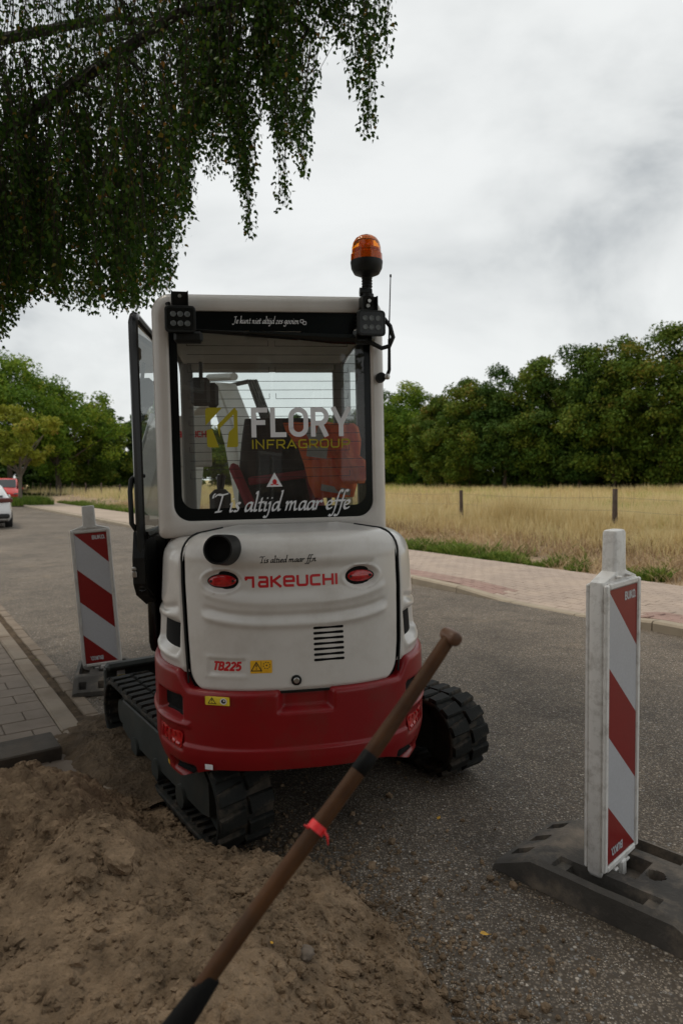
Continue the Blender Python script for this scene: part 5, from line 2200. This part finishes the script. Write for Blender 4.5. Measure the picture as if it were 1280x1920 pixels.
def jpart(o):
    o.matrix_local = jm
    return o


jpart(cloth('body', [(1.49, .20, .40, -.34, .05), (1.56, .17, .42, -.34, .09), (1.66, .15, .40, -.32, .10), (1.76, .12, .40, -.30, .09), (1.84, .06, .38, -.28, .07), (1.885, .05, .30, -.25, .03)], M['orange'], jk, seed=3))
jpart(cloth('sleeve', [(1.56, .34, .44, -.44, .04), (1.62, .30, .465, -.44, .06), (1.68, .28, .45, -.42, .05), (1.72, .30, .40, -.40, .03)], M['orange'], jk, seed=9))
jpart(cloth('sleeve', [(1.70, .26, .43, -.38, .05), (1.78, .28, .44, -.37, .06), (1.85, .28, .43, -.35, .05), (1.87, .30, .41, -.34, .03)], M['orange'], jk, seed=14))
b = MB()
for (x0, z0, x1, z1, w, y0, y1) in ((.155, 1.73, .255, 1.715, .055, -.435, -.455), (.16, 1.845, .20, 1.77, .04, -.41, -.42), (.235, 1.85, .215, 1.78, .04, -.415, -.43), (.22, 1.545, .37, 1.515, .032, -.455, -.445)):
    d = Vector((x1 - x0, 0, z1 - z0)).normalized()
    nn_ = Vector((-d.z, 0, d.x)) * w / 2
    P = []
    for k in range(9):
        t = k / 8
        c = Vector((x0 + (x1 - x0) * t, y0 + (y1 - y0) * t - .008 * math.sin(math.pi * t), z0 + (z1 - z0) * t))
        P.append([c - nn_, c + nn_])
    b.grid(P)
jpart(b.build('reflective_band', M['greytape'], jk, True))

# ------------------------------------------------------------------ barrier boards


def barrier(name, label, c, beta, lean, zbase, m_body, handle_h, group, fa=.43, fb=.24, shift=.05, foot_rot=0.0):
    root = empty(name, (c[0], c[1], zbase), (0, 0, beta))
    tag(root, label, 'traffic barrier', group)
    TB = Matrix.Translation((0, 0, .045)) @ Matrix.Rotation(lean, 4, 'Y') @ Matrix.Diagonal((1, 1, 1.045, 1))
    # local x across the board, -y towards the viewer
    Wd, D, H = .300, .066, 1.160
    b = MB(TB)
    q = lambda w, d, r: rrect(-w / 2, w / 2, -d / 2, d / 2, r, 4)
    st = [(0.0, .10, .05, .012), (.012, .12, .056, .014), (.045, Wd - .02, D - .006, .014), (.06, Wd, D, .016), (1.10, Wd, D, .016), (1.112, Wd - .006, D - .004, .016)]
    b.loft([[(x, y + .004, z) for x, y in q(w, d - .008, r)] for z, w, d, r in st], caps=False)
    # sloping shoulders up to the handle
    b.loft([[(x, y + .004, z) for x, y in q(w, d, r)] for z, w, d, r in ((1.112, Wd - .006, D - .012, .016), (1.136, .125, .062, .016), (1.142, .102, .060, .016), (1.150, .098, .058, .014), (1.165 + handle_h - .012, .094, .056, .014), (1.165 + handle_h - .003, .088, .050, .014), (1.165 + handle_h, .074, .040, .012))])
    # raised rim on both faces
    for sy in (-1, 1):
        yr = sy * (D / 2 - .001) + .004 * (1 if sy > 0 else 0)
        for (x0, x1, z0, z1) in ((-Wd / 2 + .002, -Wd / 2 + .028, .07, 1.105), (Wd / 2 - .028, Wd / 2 - .002, .07, 1.105)):
            b.box(((x0 + x1) / 2, yr, (z0 + z1) / 2), (x1 - x0, .016, z1 - z0), bev=.005)
        for (z0, z1) in ((.062, .086), (1.086, 1.109)):
            b.box((0, yr, (z0 + z1) / 2), (Wd - .058, .0155, z1 - z0), bev=.005)
    # lower tongue with two studs
    b.box((.01, -.030, .035), (.05, .03, .07), bev=.01)
    for dx in (-.045, .055):
        b.box((dx, -.034, .048), (.03, .014, .012), bev=.004)
    for dx in (-.04, .04):
        b.box((dx, -.033, 1.124), (.022, .02, .010), bev=.003)
    b.build('board', m_body, root, True, 35)
    pw, z0, z1 = (Wd - .056) / 2, .088, 1.084
    H_ = z1 - z0
    yf = -D / 2 - .0005
    fz = lambda f: z1 - f * H_
    lv = [0, .27, .52, .775]
    rv = [.235, .49, .745, 1.0]
    b = MB(TB)
    bands = [([(-pw, fz(0)), (pw, fz(rv[0])), (pw, fz(0))], 1), ([(-pw, fz(0)), (-pw, fz(lv[1])), (pw, fz(rv[1])), (pw, fz(rv[0]))], 0), ([(-pw, fz(lv[1])), (-pw, fz(lv[2])), (pw, fz(rv[2])), (pw, fz(rv[1]))], 1), ([(-pw, fz(lv[2])), (-pw, fz(lv[3])), (pw, fz(rv[3])), (pw, fz(rv[2]))], 0), ([(-pw, fz(lv[3])), (-pw, fz(1)), (pw, fz(1))], 1)]
    for poly, mi in bands:
        b.add([(x, yf, z) for x, z in poly], [list(range(len(poly)))], mi)
    pn = b.build('striped_panel', [M['stripew'], M['striper']], root)
    b = MB(TB)
    fn = lambda x, z, l: Vector((x, yf - .0006 - l, z))
    letters(b, 'BUKO.', DIN, .012, z1 - .050, .030, fn, w=.24, fit=.100, track=.03)
    letters(b, 'BUKO.', DIN, .012, z0 + .052, .030, fn, w=.24, fit=.100, track=.03, rot180=True)
    b.build('lettering', M['stripew'], pn)
    # rubber foot: a height field with slots and holes
    na, nb = 122, 72
    A = np.linspace(-fa, fa, na)
    B = np.linspace(-fb, fb, nb)
    aa, bb = np.meshgrid(A, B, indexing='ij')
    h = np.full(aa.shape, .104)
    end = np.clip((fa - np.abs(aa)) / .17, 0, 1)
    h = .030 + (h - .030) * np.clip(end * 1.05, 0, 1)
    h -= .010 * np.clip((np.abs(bb) - fb + .03) / .03, 0, 1)
    rec = lambda a0, a1, b0, b1: ((aa > a0) & (aa < a1) & (bb > b0) & (bb < b1))
    for sb in (-1, 1):
        lo, hi = sorted((sb * (fb - .105), sb * (fb - .030)))
        h[rec(-.145, .145, lo, hi)] = .030
        h[rec(-.195, -.145, lo, hi)] = .088
        h[rec(.145, .195, lo, hi)] = .088
    for ax_ in (-.095, .115):
        h[np.hypot(aa - ax_, bb - .0) < .032] = .02
    h[rec(-.05, .07, -.075, .075)] = .05
    for sa in (-1, 1):
        for b0 in (-.16, -.02, .12):
            a0, a1 = sorted((sa * (fa - .035), sa * (fa - .10)))
            h[rec(a0, a1, b0, b0 + .055)] = np.minimum(h[rec(a0, a1, b0, b0 + .055)], .022)
    h += .004 * fbm(aa * 9, bb * 9, 3, 4)
    # notch under the long side
    Vt = np.stack([bb, -aa - shift, h], -1)
    side = lambda arr: arr * np.array([1, 1, 0])
    V = Vt.reshape(-1, 3)
    a = (np.arange(na - 1)[:, None] * nb + np.arange(nb - 1)).ravel()
    Fq = np.stack([a, a + nb, a + nb + 1, a + 1], 1)
    edge = [i * nb for i in range(na)] + [(na - 1) * nb + j for j in range(nb)] + [i * nb + nb - 1 for i in range(na)][::-1] + [j for j in range(nb)][::-1]
    ev = V[edge].copy()
    flare = np.array([1.02, 1.012, 0])
    ev = (ev + np.array([0, shift, 0])) * flare - np.array([0, shift, 0])
    n0 = len(V)
    V = np.concatenate([V, ev])
    ne = len(edge)
    Fs = np.array([[edge[k], edge[(k + 1) % ne], n0 + (k + 1) % ne, n0 + k] for k in range(ne)])
    o = np_mesh('rubber_foot', V, np.concatenate([Fq, Fs]), M['foot'], smooth=True, parent=root)
    o.data.set_sharp_from_angle(angle=rad(40))
    o.rotation_euler = (0, 0, foot_rot)
    o.location = (0, 0, .002)
    return root


barrier('barrier_board', 'white plastic barrier board with red stripes standing in front of the dry field', (1.056, 2.60), rad(44), rad(1.2) * -1, .020, M['bwhite'], .125, 'striped barrier boards on the road')
barrier('barrier_board', 'tilted barrier board, greyed for shade, with red stripes beside the open digger door', (-1.92, 5.45), rad(17), -rad(4.2), .006, M['bgrey'], .125, 'striped barrier boards on the road', fb=.20)

# ------------------------------------------------------------------ sand heap
toe = np.array([(-3.6, 3.5), (-2.6, 3.5), (-1.75, 3.56), (-1.34, 3.5), (-.95, 3.36), (-.62, 3.02), (-.34, 2.80), (-.06, 2.74), (.10, 2.48), (.22, 2.28), (.32, 2.02), (.40, 1.6), (.55, .9), (.7, -.2), (.2, -1.0), (-3.6, -1.0)])


def inside_dist(X, Y):
    d = np.full(X.shape, 1e9)
    ins = np.zeros(X.shape, bool)
    n = len(toe)
    for i in range(n):
        x1, y1 = toe[i]
        x2, y2 = toe[(i + 1) % n]
        dx, dy = x2 - x1, y2 - y1
        t = np.clip(((X - x1) * dx + (Y - y1) * dy) / (dx * dx + dy * dy), 0, 1)
        d = np.minimum(d, np.hypot(X - x1 - t * dx, Y - y1 - t * dy))
        c = ((y1 > Y) != (y2 > Y)) & (X < dx * (Y - y1) / (dy + 1e-12) + x1)
        ins ^= c
    return np.where(ins, d, -d)


def cells(X, Y, fr, seed, keep):
    """half-buried lumps: a dome over each cell centre of a jittered grid"""
    x, y = X * fr, Y * fr
    ix, iy = np.floor(x).astype(np.int64), np.floor(y).astype(np.int64)
    out = np.zeros(X.shape)
    for dx in (-1, 0, 1):
        for dy in (-1, 0, 1):
            cx, cy = ix + dx, iy + dy
            px = cx + .15 + .7 * lat(cx, cy, seed)
            py = cy + .15 + .7 * lat(cx, cy, seed + 1)
            r = .25 + .5 * lat(cx, cy, seed + 2)
            on = lat(cx, cy, seed + 3) < keep
            wx, wy = x - px, y - py
            d2 = (wx * wx + wy * wy + .35 * wx * wy) / (r * r)
            out = np.maximum(out, np.where(on, r * np.sqrt(np.maximum(0, 1 - d2)) * 1.2, 0))
    return out


def sand_h(X, Y):
    s = inside_dist(X, Y) + .10 * fbm(X * 3, Y * 3, 3, 81)
    sp = np.maximum(s, 0)
    h = .36 * (1 - np.exp(-sp / .52))
    g = lambda cx, cy, a, sx, sy, r=0: a * np.exp(-(((X - cx) * math.cos(r) + (Y - cy) * math.sin(r)) / sx) ** 2 - ((-(X - cx) * math.sin(r) + (Y - cy) * math.cos(r)) / sy) ** 2)
    h = h + sp ** .3 * (g(-1.50, 2.80, .09, .40, .36) + g(-.84, 2.30, .15, .18, .22, .5) - g(-1.28, 2.30, .20, .20, .26, -.5) - g(-.72, 2.98, .17, .30, .24, .6) - g(-.9, 3.25, .10, .3, .3) + g(-.1, 1.6, .05, .4, .3))
    amp = np.clip(sp / .10, 0, 1)
    h = h + amp * (.09 * fbm(X * 3.2, Y * 3.2, 4, 91) + .06 * fbm(X * 10, Y * 10, 5, 95, .66) + .035 * np.abs(fbm(X * 30, Y * 30, 4, 99, .7)))
    if X.size > 4:
        big = np.clip(1.9 * vnoise(X * 2.3, Y * 2.3, 121) - .35, .1, 1.2)
        h = h + amp * big * (cells(X, Y, 9, 131, .55) * .040 + cells(X, Y, 19, 137, .7) * .024 + cells(X, Y, 36, 139, .8) * .013)
    return np.where(s > 0, np.maximum(h, .004), -.05)


gx = np.arange(-3.2, .85, .0095)
gy = np.arange(-.6, 4.3, .0095)
GX, GY = np.meshgrid(gx, gy)
GZ = sand_h(GX, GY)
ok = GZ > -.02
base_z = np.where(GX * NV[0] + GY * NV[1] > 1.16, np.maximum(0, zroad(GX * NV[0] + GY * NV[1])), np.where(GX * NV[0] + GY * NV[1] > .87, 0.0, .005))
V = np.stack([GX, GY, np.where(ok, GZ + base_z, base_z - .03)], -1).reshape(-1, 3)
nx_ = len(gx)
a = (np.arange(len(gy) - 1)[:, None] * nx_ + np.arange(nx_ - 1)).ravel()
F4 = np.stack([a, a + 1, a + nx_ + 1, a + nx_], 1)
okf = ok.ravel()
F4 = F4[okf[F4].any(1)]
sand = np_mesh('sand', V, F4, M['sand'], smooth=True)
tag(sand, kind='stuff')


def ground_z(x, y):
    u = x * NV[0] + y * NV[1]
    b_ = max(0, float(zroad(u))) if u > 1.16 else 0.0
    h = float(sand_h(np.array([x]), np.array([y]))[0])
    return b_ + max(0, h)


ico = [(0, 0, 1)] + [(math.cos(a) * .894, math.sin(a) * .894, .447) for a in np.arange(5) * 2 * math.pi / 5] + [(math.cos(a + .628) * .894, math.sin(a + .628) * .894, -.447) for a in np.arange(5) * 2 * math.pi / 5] + [(0, 0, -1)]
icf = [(0, 1 + k, 1 + (k + 1) % 5) for k in range(5)] + [(1 + k, 6 + k, 1 + (k + 1) % 5) for k in range(5)] + [(1 + (k + 1) % 5, 6 + k, 6 + (k + 1) % 5) for k in range(5)] + [(11, 6 + (k + 1) % 5, 6 + k) for k in range(5)]
ico = np.array(ico)
icf = np.array(icf)


def crumbs(name, X, Y, Z, Rr, m, seed):
    R = np.random.default_rng(seed)
    n = len(X)
    V = ico[None] * (1 + R.uniform(-.32, .32, (n, 12, 1)))
    sc = R.uniform(.6, 1.2, (n, 1, 3)) * Rr[:, None, None]
    V = V * sc
    a = R.uniform(0, 6.28, n)
    c, s = np.cos(a)[:, None], np.sin(a)[:, None]
    V = np.stack([V[..., 0] * c - V[..., 1] * s, V[..., 0] * s + V[..., 1] * c, V[..., 2]], -1)
    V = V + np.stack([X, Y, Z], 1)[:, None, :]
    F = (icf[None] + (np.arange(n) * 12)[:, None, None]).reshape(-1, 3)
    o = np_mesh(name, V.reshape(-1, 3), F, m, smooth=False)
    tag(o, kind='stuff')
    return o


# loose crumbs on the heap and strewn over the asphalt along its edge
n = 60000
Y = .9 + 3.0 * RNG.random(n) ** 1.4
X = RNG.uniform(-.62, .40, n) * Y
s = inside_dist(X, Y)
k = (s > .0) & (RNG.random(n) < .15 + 1.3 * vnoise(X * 4, Y * 4, 111) * vnoise(X * 13, Y * 13, 112)) | ((s <= 0) & (RNG.random(n) < np.exp(s / .20) * .85))
X, Y, s = X[k], Y[k], s[k]
r = np.clip(RNG.lognormal(-5.45, .6, len(X)), .0018, .022)
Z = np.maximum(sand_h(X, Y), 0)
uu_ = X * NV[0] + Y * NV[1]
Z = Z + np.where(uu_ > 1.16, np.maximum(0, zroad(uu_)), 0) + r * .25
crumbs('sand_crumbs', X, Y, Z, r, M['sand'], 3)

# separate clods, one object each
clods = [  # photo column, row, radius, flatness, squareness, label
    (572, 1792, .026, .7, 0, 'rounded grey pebble half sunk in the sand to the side of the shovel'),
    (757, 1838, .030, .6, 1, 'big square clod of sand near the lower edge of the heap'),
    (655, 1830, .030, .5, 1, 'flat pale clod of sand between the shovel and the square clod'),
    (712, 1768, .020, .7, 0, 'oval clod at the edge of the sand where asphalt begins'),
    (693, 1699, .012, .8, 0, 'small round clod alone on the asphalt above the sand edge'),
    (722, 1726, .010, .8, 0, 'tiny clod on the asphalt below the small round one'),
    (628, 1644, .016, .6, 1, 'angular clod on the asphalt just past the red tape on the shovel'),
    (598, 1640, .017, .7, 1, 'lump of sand partly behind the red tape on the shovel'),
    (765, 1790, .020, .7, 0, 'crumbly clod above the big square clod'),
    (480, 1622, .017, .8, 0, 'rounded clod lying against the tread of the closer track'),
    (466, 1640, .018, .8, 1, 'clod under the tread of the closer track, beside the rounded one'),
    (592, 1700, .017, .8, 0, 'clod of sand just past the middle of the shovel handle'),
    (800, 1910, .028, .5, 1, 'clod at the bottom edge of the picture beyond the square clod'),
    (225, 1622, .050, .65, 1, 'large cracked lump on the crest of the sand heap'),
    (165, 1646, .034, .7, 1, 'lump of packed sand beside the large cracked one on the crest'),
    (262, 1810, .026, .6, 0, 'flat lump in the middle of the sand heap slope'),
    (300, 1822, .022, .8, 1, 'lump next to the flat one on the sand heap slope'),
    (410, 1790, .016, .8, 0, 'small lump on the sand close to the shovel shaft'),
    (545, 1850, .018, .7, 1, 'small lump of sand in the lower middle of the heap'),
]


def pix_ground(px, py):
    dx, dz = (px - 640) / 1280, (960 - py) / 1280
    al = math.atan(60 / 1280)
    d = Vector((dx, math.cos(al) + dz * math.sin(al), -math.sin(al) + dz * math.cos(al)))
    t = .6
    while t < 12:
        p = Vector((0, 0, 1.6)) + d * t
        if p.z <= ground_z(p.x, p.y):
            break
        t += .01
    return p.x, p.y


for k, (px, py, r, fl, sq, lb) in enumerate(clods):
    x, y = pix_ground(px, py)
    bm_ = MB()
    R = random.Random(900 + k)
    n1, n2 = 18, 12
    P = []
    for i in range(n2 + 1):
        th = math.pi * i / n2
        row_ = []
        for j in range(n1):
            ph = 2 * math.pi * j / n1
            p = Vector((math.sin(th) * math.cos(ph), math.sin(th) * math.sin(ph), math.cos(th)))
            if sq:
                mxx = max(abs(p.x), abs(p.y), abs(p.z))
                p = p * (.62 / mxx + .38 * .8)
            f = 1 + .55 * float(fbm(p.x * 1.7 + k * 7, p.y * 1.7 + p.z * 2.3, 3, k + 3)) + .30 * float(fbm(p.x * 5 + p.z * 3 + k, p.y * 5 - p.z * 4, 2, k + 30))
            row_.append((p.x * r * f * 1.15, p.y * r * f, p.z * r * f * fl))
        P.append(row_)
    bm_.loft(P)
    nm = 'pebble' if k == 0 else 'sand_clod'
    o = bm_.build(nm, M['slab'] if k == 0 else M['sand'], None, k == 0, 45)
    o.location = (x, y, ground_z(x, y) + r * fl * .3)
    o.rotation_euler = (R.uniform(-.2, .2), R.uniform(-.2, .2), R.uniform(0, 6.28))
    tag(o, lb, 'pebble' if k == 0 else 'clod', None if k == 0 else 'clods lying on and around the sand heap')

# earth spilt over the kerb behind the heap
n = 2600
X = RNG.normal(-1.28, .22, n)
Y = RNG.normal(3.85, .36, n)
u, v = xr_uv(X, Y)
k = (u > 1.2) & (u < 1.5) & (v > 3.1)
r = np.clip(RNG.lognormal(-5.1, .5, n), .002, .016)
crumbs('spilt_soil', X[k], Y[k], np.where(u[k] > .86, .034, .030) + r[k] * .1 - np.where(u[k] > 1.16, .03, 0), r[k], M['soil'], 6)
sp_ = lambda u, v: .078 + .06 * fbm(u * 7, v * 7, 5, 13, .65) - .13 * np.clip(np.hypot((u - 1.06) / .34, (v - 3.9) / .85) - .5 + .35 * fbm(u * 5, v * 5, 3, 17), 0, 1)
sheet('soil_patch', np.linspace(.45, 1.55, 80), np.linspace(3.2, 5.6, 160), sp_, M['soil'], 'stuff')

# lifted slab at the cut edge of the paving
b = MB()
p0 = uv(.34, 4.13)
b.box((0, 0, 0), (.86, .26, .085), bev=.008)
o = b.build('loose_slab', M['darkslab'], None)
o.location = (p0[0], p0[1], .062)
o.rotation_euler = (.02, -.01, TH + .03)
tag(o, 'dark dirty slab lying loose at the cut edge of the paving behind the sand', 'paving slab')

# ------------------------------------------------------------------ shovel standing in the heap


def ray_pt(px, py, d):
    al = math.atan(60 / 1280)
    x, z = (px - 640) / 1280, (960 - py) / 1280
    return Vector((0, 0, 1.6)) + Vector((x, math.cos(al) + z * math.sin(al), -math.sin(al) + z * math.cos(al))) * d


H0, H1 = ray_pt(846, 1190, 1.26), ray_pt(372, 1868, 1.02)
ax_ = (H1 - H0).normalized()
LT = (H1 - H0).length
shv = empty('shovel', tuple(H1 + ax_ * .55))
tag(shv, 'worn wooden shovel with red tape stuck upright in the sand heap', 'shovel')
inv = Matrix.Translation(-shv.location)


def spart(b, nm, m, sm=True):
    o = b.build(nm, m, None, sm, 50)
    o.parent = shv
    o.matrix_parent_inverse = inv
    return o


b = MB()
n = 26
pts, rs = [], []
side_ = ax_.cross(Vector((0, 1, 0))).normalized()
for k in range(n + 1):
    t = k / n
    L = LT * t * 1.02
    pts.append(H0 + ax_ * L + side_ * (.004 * math.sin(t * 5)))
    rs.append(.0122 + .0016 * math.sin(t * 3.0) + .0005 * math.sin(t * 23))
b.tube(pts, rs, 20)
spart(b, 'shaft', M['wood'])
# cross grip, pointing towards the viewer's side
gd = (Vector((.42, -.90, -.12))).normalized()
b = MB()
b.tube([H0 + ax_ * .004 + gd * t for t in (-.021, -.019, -.013, 0, .014, .020, .023)], [.007, .0110, .0134, .0142, .0138, .0125, .009], 20)
spart(b, 'grip', M['woodworn'])
b = MB()
tp = (1480 - 1190) / (1868 - 1190)
c = LT * .40
b.tube([H0 + ax_ * L + side_ * (.004 * math.sin(L / LT / 1.02 * 5)) for L in (c - .019, c - .018, c, c + .018, c + .019)], [.0134, .0143, .0144, .0143, .0134], 20)
spart(b, 'black_tape', M['tape'])
b = MB()
c = LT * .585
for j, (dl, rr) in enumerate(((-.004, .0146), (.003, .0149))):
    b.tube([H0 + ax_ * (c + dl - .0035) + side_ * (.004 * math.sin(c / LT * 5)), H0 + ax_ * (c + dl + .0035) + side_ * (.004 * math.sin(c / LT * 5))], [rr, rr + .0006], 20)
b.tube([H0 + ax_ * c + Vector((.013, -.011, -.002)), H0 + ax_ * c + Vector((.018, -.014, -.008)), H0 + ax_ * c + Vector((.019, -.014, -.022))], [.003, .0025, .001], 6)
b.tube([H0 + ax_ * c + Vector((-.013, -.008, .004)), H0 + ax_ * c + Vector((-.019, -.012, .010))], [.003, .0015], 6)
spart(b, 'red_tape', M['redtape'])
b = MB()
b.tube([H0 + ax_ * (LT * 1.0 - .032), H0 + ax_ * (LT * 1.0 - .03), H0 + ax_ * (LT + .03), H0 + ax_ * (LT + .12), H0 + ax_ * (LT + .26)], [.0132, .0145, .019, .024, .022], 18)
wv = ax_.cross(Vector((.3, 1, 0))).normalized()
nv = wv.cross(ax_).normalized()
P = []
for k in range(9):
    t = k / 8
    hw = .085 + .025 * math.sin(math.pi * min(1, t * 1.2)) - .07 * max(0, t - .7) / .3
    P.append([H0 + ax_ * (LT + .24 + .28 * t) + wv * hw * s + nv * (.018 * (1 - s * s) - .004) for s in np.linspace(-1, 1, 9)])
P2 = [[p + nv * .004 for p in r] for r in P]
b.loft([r + q[::-1] for r, q in zip(P, P2)])
spart(b, 'blade', M['dark'])

# ------------------------------------------------------------------ fallen leaves
leafs = [(908, 1757, .035, 'yellow leaf alone on the dark asphalt near the bottom'), (822, 1537, .026, 'small yellow leaf on the asphalt behind the shovel'), (988, 1590, .026, 'yellow leaf lying against the rubber foot of the barrier board'), (193, 1408, .030, 'yellow leaf lying on a gutter brick by the track'), (222, 1421, .032, 'second yellow leaf by the track, flat against the belt'), (70, 1246, .034, 'pale green leaf in the gutter between kerb and bricks'), (95, 1281, .024, 'small pale leaf in the gutter dirt'), (508, 1777, .016, 'tiny yellow leaf on the sand beside the shovel')]
lm = None
for k, (px, py, L, lb) in enumerate(leafs):
    al = math.atan(60 / 1280)
    x, y = pix_ground(px, py)
    b = MB()
    R = random.Random(40 + k)
    prof = [(0, 0), (.15, .22), (.4, .33), (.65, .26), (.88, .10), (1, 0)]
    P = []
    for t, w in prof:
        P.append([((t - .5) * L, -w * L, .12 * L * w * 2), ((t - .5) * L, 0, .10 * L * math.sin(t * 3)), ((t - .5) * L, w * L, .16 * L * w * 2)])
    b.grid(P)
    b.tube([(.5 * L, 0, 0), (.72 * L, .05 * L, .02 * L)], .0012, 4)
    o = b.build('fallen_leaf', M['weed'] if k == 5 else M['fallen'], None)
    if k == 5:
        o.data.attributes.new('rnd', 'FLOAT', 'POINT').data.foreach_set('value', [1.0] * len(o.data.vertices))
    o.location = (x, y, ground_z(x, y) + .008 + (.03 if k in (5, 6) else 0))
    o.rotation_euler = (R.uniform(-.3, .3), R.uniform(-.3, .3), R.uniform(0, 6.28))
    tag(o, lb, 'leaf', 'fallen leaves')

# ------------------------------------------------------------------ parked cars


def car(name, label, paint, loc, heading, van=False, L=4.1, Wd=1.76, Hc=1.47):
    root = empty(name, loc, (0, 0, heading))
    tag(root, label, 'car', 'cars parked up the road')
    hw = Wd / 2
    # stations along y (front = +y): (y, z bottom, z shoulder, z roof, roof half width)
    if van:
        st = [(-2.05, .35, .85, .95, .62), (-2.02, .25, .95, 1.55, .70), (-1.7, .22, 1.0, 1.62, .70), (-.2, .20, 1.0, 1.66, .70), (.35, .20, 1.0, 1.60, .69), (1.15, .20, .98, 1.02, .62), (1.75, .22, .86, .90, .60), (2.05, .30, .62, .66, .58)]
    else:
        st = [(-2.05, .40, .70, .74, .60), (-2.0, .30, .92, .98, .62), (-1.78, .24, .98, 1.28, .60), (-1.45, .22, .98, 1.43, .58), (-.5, .20, .96, 1.47, .60), (.2, .20, .94, 1.42, .59), (.95, .20, .92, .96, .60), (1.7, .22, .80, .84, .58), (2.05, .30, .60, .64, .52)]
    rings = []
    for (y, zb, zs, zr, rw_) in st:
        taper = 1 - .10 * max(0, abs(y) - 1.5) / .55
        w = hw * taper
        rings.append([Vector(p) for p in ((-w * .9, y, zb), (-w * .99, y, zb + .12), (-w, y, (zb + zs) / 2), (-w * .97, y, zs - .02), (-w * .93, y, zs), (-rw_ * 1.02, y, zr - .05), (-rw_ * .90, y, zr), (0, y, zr + .025), (rw_ * .90, y, zr), (rw_ * 1.02, y, zr - .05), (w * .93, y, zs), (w * .97, y, zs - .02), (w, y, (zb + zs) / 2), (w * .99, y, zb + .12), (w * .9, y, zb))])
    b = MB()
    b.loft(rings)
    body = b.build('body', paint, root, True, 30)
    # glass
    iw = [i for i in range(len(st))]

    def glass(nm, pts):
        g = MB()
        g.add(pts, [list(range(len(pts)))])
        g.build(nm, M['carglass'], root)
    if van:
        glass('windscreen', [(-.62, 1.12, 1.08), (.62, 1.12, 1.08), (.60, .42, 1.58), (-.60, .42, 1.58)])
        sidez = [(.95, 1.05), (-1.7, 1.06), (-1.7, 1.50), (.40, 1.50)]
        glass('rear_window', [(-.6, -2.06, 1.05), (.6, -2.06, 1.05), (.58, -2.05, 1.48), (-.58, -2.05, 1.48)])
    else:
        glass('windscreen', [(-.60, .93, 1.00), (.60, .93, 1.00), (.55, .26, 1.40), (-.55, .26, 1.40)])
        sidez = [(.78, 1.0), (-1.45, 1.03), (-1.25, 1.36), (.22, 1.36)]
        glass('rear_window', [(-.58, -1.99, 1.02), (.58, -1.99, 1.02), (.52, -1.63, 1.37), (-.52, -1.63, 1.37)])
    for s in (-1, 1):
        glass('side_window', [(s * (hw * .935 - (z - 1.0) * .58 + .012), y, z) for y, z in sidez])
        for y in (-1.25, 1.28):
            wb = MB()
            wb.lathe([(0, -.09), (.30, -.10), (.315, -.07), (.315, .07), (.30, .10), (0, .09)], (s * (hw - .09), y, .315), 'X', 24)
            wh = wb.build('wheel', M['tyre'], root, True, 40)
            wb = MB()
            wb.lathe([(0, 0), (.20, .0), (.205, .01), (.05, .02), (0, .02)], (s * (hw + .005), y, .315), 'X', 20, R=Matrix.Diagonal((s, 1, 1)))
            wb.build('rim', M['rim'], wh, True)
        g = MB()
        g.box((s * (hw * .74), -2.0, .93), (.42, .12, .15), Matrix.Rotation(rad(14 * s), 4, 'Z'), bev=.03)
        g.build('tail_light', M['tintlens'], root)
        g = MB()
        g.box((s * (hw * .70), 1.93, .66), (.36, .18, .12), Matrix.Rotation(rad(-22 * s), 4, 'Z'), bev=.03)
        g.build('headlight', M['led'], root)
        g = MB()
        g.box((s * (hw + .08), .72, 1.0), (.16, .09, .12), bev=.03)
        g.build('mirror', paint, root)
    g = MB()
    g.box((0, -2.03, .42), (Wd * .86, .14, .16), bev=.04)
    g.box((0, 2.02, .40), (Wd * .80, .12, .16), bev=.04)
    g.build('bumper', M['cardark'], root)
    g = MB()
    g.box((0, -2.085, .62), (.50, .012, .11))
    g.box((0, 2.10, .50), (.50, .012, .11))
    g.build('number_plate', M['plate'], root)
    return root


car('parked_car', 'white hatchback with dark rear lamp, cut off by the picture edge', M['carwhite'], (-12.36, 23.3, .02), rad(31))
car('parked_car', 'red van facing the road in front of the yellowing tree', M['carred'], (-22.1, 45.0, .05), rad(206), True)
